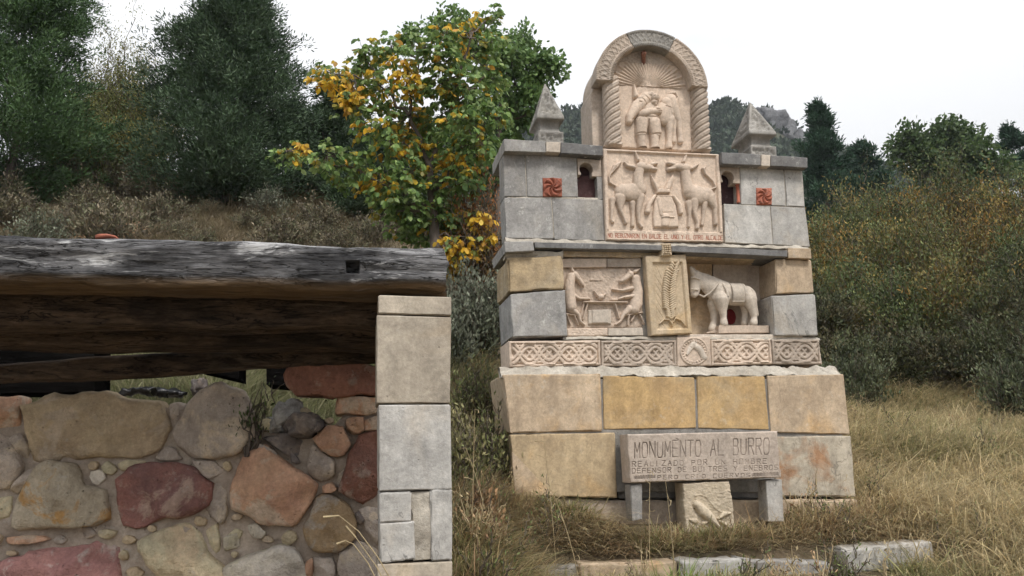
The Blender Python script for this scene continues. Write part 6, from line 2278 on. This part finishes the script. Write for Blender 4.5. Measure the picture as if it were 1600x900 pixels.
for px_, top, hw, y, lab in [(1330, 555, 45, 13.2, 'grey green wispy shrub beside the plinth on the right'), (1590, 555, 50, 13.0, 'grey green wispy shrub at the right edge above the grass')]:
    t = tree_px(px_, top, 620, hw, y)
    shrub('grey_shrub', t['base'], t['height'], t['width'], 7000, .065, [(0.12, 0.135, 0.075), (0.09, 0.105, 0.055), (0.06, 0.075, 0.038)], lab, seed=150 + int(px_) % 5, twigs=90, skin=.8, up=1.0)

# --- wood on the mountain: one far mass
rng = np.random.default_rng(9)
npine = 5200
pxs = rng.uniform(500, 1700, npine)
ts = rng.random(npine) ** .45
keepc = ~((np.abs(pxs - 1210) < 40) & (ts > .80) & (rng.random(npine) < .75))
cp = mountain_point(pxs[keepc], ts[keepc])
rad = rng.uniform(.9, 2.0, len(cp))
k = 34
off = unit(rng.normal(size=(len(cp), k, 3))) * (rng.random((len(cp), k, 1)) ** .4) * rad[:, None, None]
off[..., 2] = np.abs(off[..., 2]) * 1.25
pos = (cp[:, None, :] + off).reshape(-1, 3)
tone = np.repeat(rng.random(len(cp)), k)[:, None]
cols = np.array([0.036, 0.058, 0.036]) * (1 - tone) + np.array([0.075, 0.098, 0.060]) * tone
V, F, C = cards(pos, unit(off.reshape(-1, 3)) + rng.normal(size=pos.shape) * .5, np.repeat(rad, k) * .75, cols * (1 + rng.normal(size=(len(pos), 1)) * .15), QUAD, rng, 1.1)
tag(mesh_obj('mountain_wood', V, F, M['needle'], smooth=False, cols=C), 'far dark evergreen wood covering the mountain', 'wood', kind='stuff')


# ------------------------------------------------------------------ grass
def blades(name, roots, height, lean, palette, rng, width=.006, weights=None, spread=.22, droop=.7, tip_dark=None):
    n = len(roots)
    h = height * (.25 + 1.0 * rng.random(n) ** 1.3)
    up = np.stack([lean[:, 0], lean[:, 1], np.ones(n)], -1)
    up = unit(up)
    hd = np.stack([lean[:, 0], lean[:, 1], np.zeros(n)], -1) + rng.normal(size=(n, 3)) * np.array([.18, .18, 0])
    side = unit(np.cross(unit(hd + 1e-3), [0, 0, 1.0])) * width * (.6 + .8 * rng.random((n, 1)))
    p0 = roots
    p1 = roots + up * (h * .5)[:, None] + hd * (h * .12)[:, None]
    p2 = roots + up * (h * .85)[:, None] + hd * (h * droop * .55)[:, None]
    p3 = p2 + hd * (h * .35)[:, None] + np.array([0, 0, 1.0]) * (h * (.25 - droop * .35))[:, None]
    V = np.stack([p0 - side, p0 + side, p1 - side * .8, p1 + side * .8, p2 - side * .5, p2 + side * .5, p3], 1)
    f = np.array([(0, 1, 3, 2), (2, 3, 5, 4), (4, 5, 6, 6)])
    F4 = (np.arange(n)[:, None, None] * 7 + f[None, :2]).reshape(-1, 4)
    cols = np.repeat(hue(n, palette, rng, spread, weights), 7, 0)
    # tip triangles are folded into narrow quads
    V = V.reshape(-1, 3)
    tipx = V[6::7] + side * .12
    F3 = np.stack([np.arange(n) * 7 + 4, np.arange(n) * 7 + 5, len(V) + np.arange(n), np.arange(n) * 7 + 6], -1)
    V = np.concatenate([V, tipx])
    cols = np.concatenate([cols, cols[6::7]])
    return V, np.concatenate([F4, F3]), cols


def scatter(n, xr, yr, rng, accept):
    out = []
    tot = 0
    while tot < n:
        px = rng.uniform(xr[0], xr[1], n * 2)
        y = yr[0] + (yr[1] - yr[0]) * rng.random(n * 2) ** .8
        d = ray(px, np.full_like(px, 650.0))
        x = d[:, 0] / d[:, 1] * y
        z = ground_z(x, y)
        P = np.stack([x, y, z], -1)
        X, Y = project(P)
        k = accept(P, X, Y)
        out.append(P[k])
        tot += int(k.sum())
        if len(out) > 40:
            break
    return np.concatenate(out)[:n]


def clear_of_stone(P):
    m = MON.local(P)
    h = HUT.local(P)
    s = (m[:, 0] > -.06) & (m[:, 0] < 3.12) & (m[:, 1] > -.03) & (m[:, 1] < .75)
    b = (m[:, 0] > .95) & (m[:, 0] < 2.25) & (m[:, 1] > -.30) & (m[:, 1] < .0)
    c = (m[:, 0] > .0) & (m[:, 0] < 2.8) & (m[:, 1] > -.86) & (m[:, 1] < -.5)
    p = (h[:, 0] < .2) & (h[:, 1] < WW + .5)
    return ~(s | b | c | p)


STRAW = [(0.6188, 0.4915, 0.2731), (0.4732, 0.364, 0.2003), (0.364, 0.3004, 0.182), (0.2731, 0.2731, 0.1365), (0.728, 0.6007, 0.364)]
GREEN = [(0.17, 0.20, 0.075), (0.23, 0.235, 0.10), (0.31, 0.28, 0.14), (0.40, 0.345, 0.19)]
RUST = [(0.3463, 0.2097, 0.1185), (0.2734, 0.1732, 0.1094), (0.4374, 0.2916, 0.164), (0.2005, 0.1458, 0.0911)]


def tufts(name, label, n_tuft, per, xr, yr, h, rad, palette, seed, accept, width=.005, droop=.7, lean_amt=.5, weights=None, wind=(.25, -.1)):
    rng = np.random.default_rng(seed)
    c = scatter(n_tuft, xr, yr, rng, accept)
    i = np.repeat(np.arange(len(c)), per)
    sz = np.repeat(rng.uniform(.6, 1.35, len(c)), per)
    off = rng.normal(size=(len(i), 2)) * (rad * sz)[:, None]
    x, y = c[i, 0] + off[:, 0], c[i, 1] + off[:, 1]
    R = np.stack([x, y, ground_z(x, y) - .015], -1)
    ok = clear_of_stone(R)
    R, i, sz, off = R[ok], i[ok], sz[ok], off[ok]
    ld = rng.normal(size=(len(c), 2)) * lean_amt + np.array(wind)
    lean = ld[i] + off / rad * .25 + rng.normal(size=(len(i), 2)) * .5
    tone = rng.uniform(.62, 1.3, len(c))[i]
    V, F, C = blades(name, R, h * sz, lean, palette, rng, width, weights, .2, droop)
    th = hue(len(c), palette, rng, .12, weights)[i]
    C = C * .42 + np.concatenate([np.repeat(th, 7, 0), th]) * .58
    nb = len(R)
    tt = np.concatenate([np.repeat(tone, 7), tone])[:, None]
    return tag(mesh_obj(name, V, F, M['straw'], smooth=False, cols=C * tt), label, 'grass', kind='stuff')


inframe = lambda X, Y: (X > -60) & (X < 1680) & (Y < 960)
tufts('dry_grass', 'long matted dry grass on the field right of the monument', 4600, 22, (1180, 1700), (5.0, 16.5), .34, .09, STRAW, 201,
      lambda P, X, Y: inframe(X, Y) & clear_of_stone(P) & (Y > 560) & (MON.local(P)[:, 0] > 2.2) & ((MON.local(P)[:, 1] > .3) | (MON.local(P)[:, 0] > 3.0)) & ~((MON.local(P)[:, 0] < 3.05) & (MON.local(P)[:, 1] < -.4)), droop=.9, lean_amt=.75, width=.004, weights=[.24, .26, .24, .14, .12])
tufts('green_grass', 'patches of greener grass in the right hand field', 1500, 24, (1200, 1700), (5.2, 16.5), .30, .10, GREEN, 202,
      lambda P, X, Y: inframe(X, Y) & clear_of_stone(P) & (fbm(P * .7, 5) > .12) & (MON.local(P)[:, 0] > 2.6), droop=.8)
foot = lambda P, X, Y: inframe(X, Y) & clear_of_stone(P) & (MON.local(P)[:, 1] < .02) & (MON.local(P)[:, 1] > -.62)
tufts('dead_stalks', 'brown dead stalks and seed heads along the foot of the plinth', 1000, 14, (700, 1420), (5.3, 7.6), .22, .06, RUST + STRAW, 203,
      lambda P, X, Y: foot(P, X, Y) & (fbm(P * 2.2, 15) > -.22), droop=.45, width=.0028, lean_amt=.8)
tufts('grass_litter', 'flattened pale straw lying on the terrace in front of the plinth', 1000, 14, (700, 1420), (5.3, 7.6), .17, .09, STRAW + RUST[:2], 213, foot, droop=1.1, width=.003, lean_amt=1.6)
tufts('green_weeds', 'low green weeds among the dead stalks at the plinth', 260, 14, (720, 1380), (5.3, 7.6), .16, .05, GREEN, 214, lambda P, X, Y: foot(P, X, Y) & (fbm(P * 1.5, 25) > .05), droop=.5, width=.006, lean_amt=.5)
tufts('front_grass', 'dry and green grass in front of the kerb stones', 1500, 24, (690, 1650), (4.4, 6.8), .15, .06, STRAW[:3] + GREEN, 204,
      lambda P, X, Y: inframe(X, Y) & clear_of_stone(P) & (MON.local(P)[:, 1] < -.88) & ((MON.local(P)[:, 1] < -1.3) | (fbm(P * 3.0, 88) > .18 - .35 * (MON.local(P)[:, 0] < 1.5))), droop=.6, width=.004)
gapf = lambda P, X, Y: inframe(X, Y) & clear_of_stone(P) & (MON.local(P)[:, 0] < .1) & ~((MON.local(P)[:, 0] > -.32) & (MON.local(P)[:, 1] < .5) & (MON.local(P)[:, 1] > -.9))
tufts('gap_grass', 'yellow green grass between the pillar and the monument', 1500, 20, (690, 830), (4.3, 10.5), .21, .09, GREEN + STRAW[:3], 205, gapf, droop=.6, lean_amt=.7, width=.004)
tufts('gap_stalks', 'brown dead stalks between the pillar and the monument', 800, 14, (690, 840), (4.3, 8.5), .25, .10, RUST + STRAW[:2], 215, lambda P, X, Y: gapf(P, X, Y) & (fbm(P * 1.8, 35) > -.05), droop=.4, lean_amt=.8, width=.003)
tufts('bank_grass', 'green grass on the bank seen through the gap above the rubble wall', 2600, 24, (-40, 720), (5.0, 10.5), .30, .07, [(0.16, 0.18, 0.08), (0.21, 0.215, 0.11), (0.30, 0.28, 0.16), (0.36, 0.33, 0.21)], 206,
      lambda P, X, Y: (X > 60) & (X < 720) & (Y > 500) & (HUT.local(P)[:, 1] > WW + .5), droop=.6)
tufts('slope_grass', 'thin dry grass between the heath shrubs on the slope', 5200, 16, (-350, 1320), (8, 21), .24, .11, [(0.24, 0.19, 0.12), (0.18, 0.145, 0.095), (0.15, 0.13, 0.075)], 207,
      lambda P, X, Y: (Y < 480) & (HUT.local(P)[:, 1] > WW + .5) & (fbm(P * .6, 44) > -.15) & np.all([((P[:, 0] - q[0]) / q[2]) ** 2 + ((P[:, 1] - q[1]) / q[3]) ** 2 > .8 for q in SOIL], 0), droop=.6, width=.006)

# single tall stalks that stand out of the grass, and weeds on the wall
def stalk(px0, py0, px1, py1, y, label, name='dry_stalk', seed=1, heads=5, r=.004, col='straw_stem'):
    rng = np.random.default_rng(seed)
    a = at_y(px0, py0, y)
    g = ground_z(np.array([a[0]]), np.array([a[1]]))[0]
    a[2] = min(a[2], g)
    b = at_y(px1, py1, y + rng.uniform(-.1, .1)) - a
    t = np.linspace(0, 1, 9)[:, None]
    side = np.array([b[0], b[1], 0]) * .35
    path = b * t - side * (t * (1 - t)) * 1.6
    root = empty(name, a)
    tag(root, label, 'dry stalk', 'tall dry stalks standing out of the grass')
    br = [(path, np.linspace(r, r * .4, 9))]
    for k in range(heads):
        i = 4 + k % 5
        e = path[i] + unit(rng.normal(size=3) + np.array([0, 0, .8])) * rng.uniform(.03, .09)
        br.append((np.stack([path[i], (path[i] + e) / 2 + rng.normal(size=3) * .006, e]), np.array([r * .5, r * .45, r * .9])))
    tubes_mesh('stem', M[col], root, br, 4)


M['straw_stem'] = bark_mat('pale_straw', (0.46, 0.37, 0.22), (0.32, 0.25, 0.15))
for k, (x0, y0, x1, y1, y, lab) in enumerate([
    (1480, 760, 1487, 655, 9.0, 'tall dry stalk in the middle of the right hand field'), (1530, 720, 1522, 600, 11.0, 'tall dry stalk near the right edge by the thicket'),
    (1400, 700, 1404, 622, 11.5, 'dry stalk right of the plinth'), (1575, 830, 1560, 735, 7.5, 'bent dry stalk at the lower right'), (1360, 690, 1352, 612, 10.5, 'dry stalk close beside the plinth'),
    (738, 850, 742, 640, 5.4, 'long pale stalk between the pillar and the plinth'), (770, 835, 728, 700, 5.8, 'leaning pale stalk left of the plinth'), (1010, 800, 1016, 735, 6.3, 'dry stalk in front of the inscribed slab'), (1050, 815, 1040, 752, 6.2, 'rusty stalk beside the carved bird stone'),
    (868, 845, 850, 690, 6.2, 'thin stalk crossing the lower left plinth block'), (905, 850, 860, 760, 6.0, 'short leaning stalk before the plinth'),
]):
    stalk(x0, y0, x1, y1, y, lab, seed=k + 3)
for k, (px_, py_, h, w_, lab) in enumerate([(402, 690, .48, .10, 'thin green weed growing out of the wall top in the gap'), (385, 700, .36, .14, 'wiry weed with bare stems on the grey wall stone')]):
    x, z = hxz(px_, py_, WW + .02 - .04 * k)
    b = HUT.world(np.array([x, WW + .02 - .04 * k, z]))
    shrub('weed', b, h, w_, 90, .03, [(0.07, 0.10, 0.03), (0.10, 0.11, 0.05)], lab, seed=310 + k, category='weed', twigs=6, skin=.9, up=1.0, twig_mat='bark')
x, z = hxz(640, 930, -.1)
b0 = HUT.world(np.array([x, -.12, z]))
rw = empty('dry_grass_stalk', b0)
tag(rw, 'two arching pale grass stalks in front of the rubble wall by the pillar', 'dry stalk')
br = []
for pts in ([(622, 925), (590, 870), (560, 830), (530, 806), (505, 808)], [(600, 930), (575, 880), (552, 850), (540, 845), (526, 850)], [(612, 930), (588, 885), (556, 840), (540, 822)]):
    P3 = []
    for q in pts:
        x, z = hxz(q[0], q[1], -.05)
        P3.append(HUT.world(np.array([x, -.05, z])) - b0)
    br.append((np.array(P3), np.linspace(.003, .0016, len(P3))))
    br.append((np.array(P3[-2:]), np.array([.004, .006])))
tubes_mesh('stems', M['straw_stem'], rw, br, 5)

weeds = [shrub('dry_weed', (0, 0, 0), .30, .16, 150, .022, pal_, 'x', seed=400 + k, category='weed', twigs=9, skin=.8, up=.8, twig_mat='straw_stem' if k < 2 else 'twig') for k, pal_ in enumerate([STRAW[:3], RUST, [(0.16, 0.19, 0.07), (0.11, 0.14, 0.05)]])]
rngw = np.random.default_rng(41)
spots = []
for (x0, x1, y0, y1, n_) in [(700, 1420, 5.4, 7.4, 30), (1240, 1640, 5.4, 13.0, 34), (700, 800, 4.6, 8.0, 12)]:
    got = 0
    for _ in range(120):
        if got >= n_:
            break
        y = rngw.uniform(y0, y1)
        p = on_ground(rngw.uniform(x0, x1), 750, y)
        m_ = MON.local(p)
        if got >= n_ or not clear_of_stone(p[None])[0] or (-1.0 < m_[1] < -.6 and m_[0] < 3) or (.8 < m_[0] < 2.4 and -.5 < m_[1] < .2):
            continue
        spots.append((p, x0))
        got += 1
usedw = [False] * 3
LABW = ['pale straw coloured dry weed', 'rust brown dry weed', 'green leafy weed']
for p, reg in spots:
    k = int(rngw.integers(3))
    m_ = MON.local(p)
    where = 'in the field right of the monument' if m_[0] > 3.1 else ('on the bank beside the pillar' if m_[0] < -.05 else ('behind the kerb stones at the foot of the plinth' if m_[1] > -.8 else 'in front of the kerb stones'))
    o = weeds[k] if not usedw[k] else copy_tree(weeds[k])
    usedw[k] = True
    s = rngw.uniform(.55, 1.5)
    o.location = [float(v) for v in p]
    o.scale = (s, s, s)
    o.rotation_euler = (rngw.normal() * .15, rngw.normal() * .15, rngw.uniform(0, 6.28))
    tag(o, LABW[k] + ' ' + where, 'weed', ['pale straw weeds ', 'rust brown weeds ', 'green weeds '][k] + where)

tufts('green_tuft', 'bright green grass tuft in front of the kerb stones below the inscribed slab', 60, 34, (1010, 1100), (5.2, 6.0), .24, .05, [(0.16, 0.24, 0.06), (0.22, 0.28, 0.09), (0.30, 0.30, 0.13)], 220,
      lambda P, X, Y: clear_of_stone(P) & (MON.local(P)[:, 1] < -.88) & (MON.local(P)[:, 1] > -1.6), droop=.6, width=.004, lean_amt=.4)
if HAZE:
    n = bpy.data.materials.new('thin_haze')
    n.use_nodes = True
    n.node_tree.nodes.clear()
    ho = n.node_tree.nodes.new('ShaderNodeOutputMaterial')
    hv = n.node_tree.nodes.new('ShaderNodeVolumePrincipled')
    hv.inputs['Color'].default_value = (0.86, 0.91, 1.0, 1)
    hv.inputs['Density'].default_value = HAZE
    n.node_tree.links.new(hv.outputs[0], ho.inputs['Volume'])
    x0, x1, y0, y1, z0, z1 = -1500, 1500, -60, 1200, -8, 95
    V = [(x, y, z) for x in (x0, x1) for y in (y0, y1) for z in (z0, z1)]
    F = [(0, 1, 3, 2), (4, 6, 7, 5), (0, 4, 5, 1), (2, 3, 7, 6), (0, 2, 6, 4), (1, 5, 7, 3)]
    tag(mesh_obj('haze', V, F, n, smooth=False), kind='stuff')
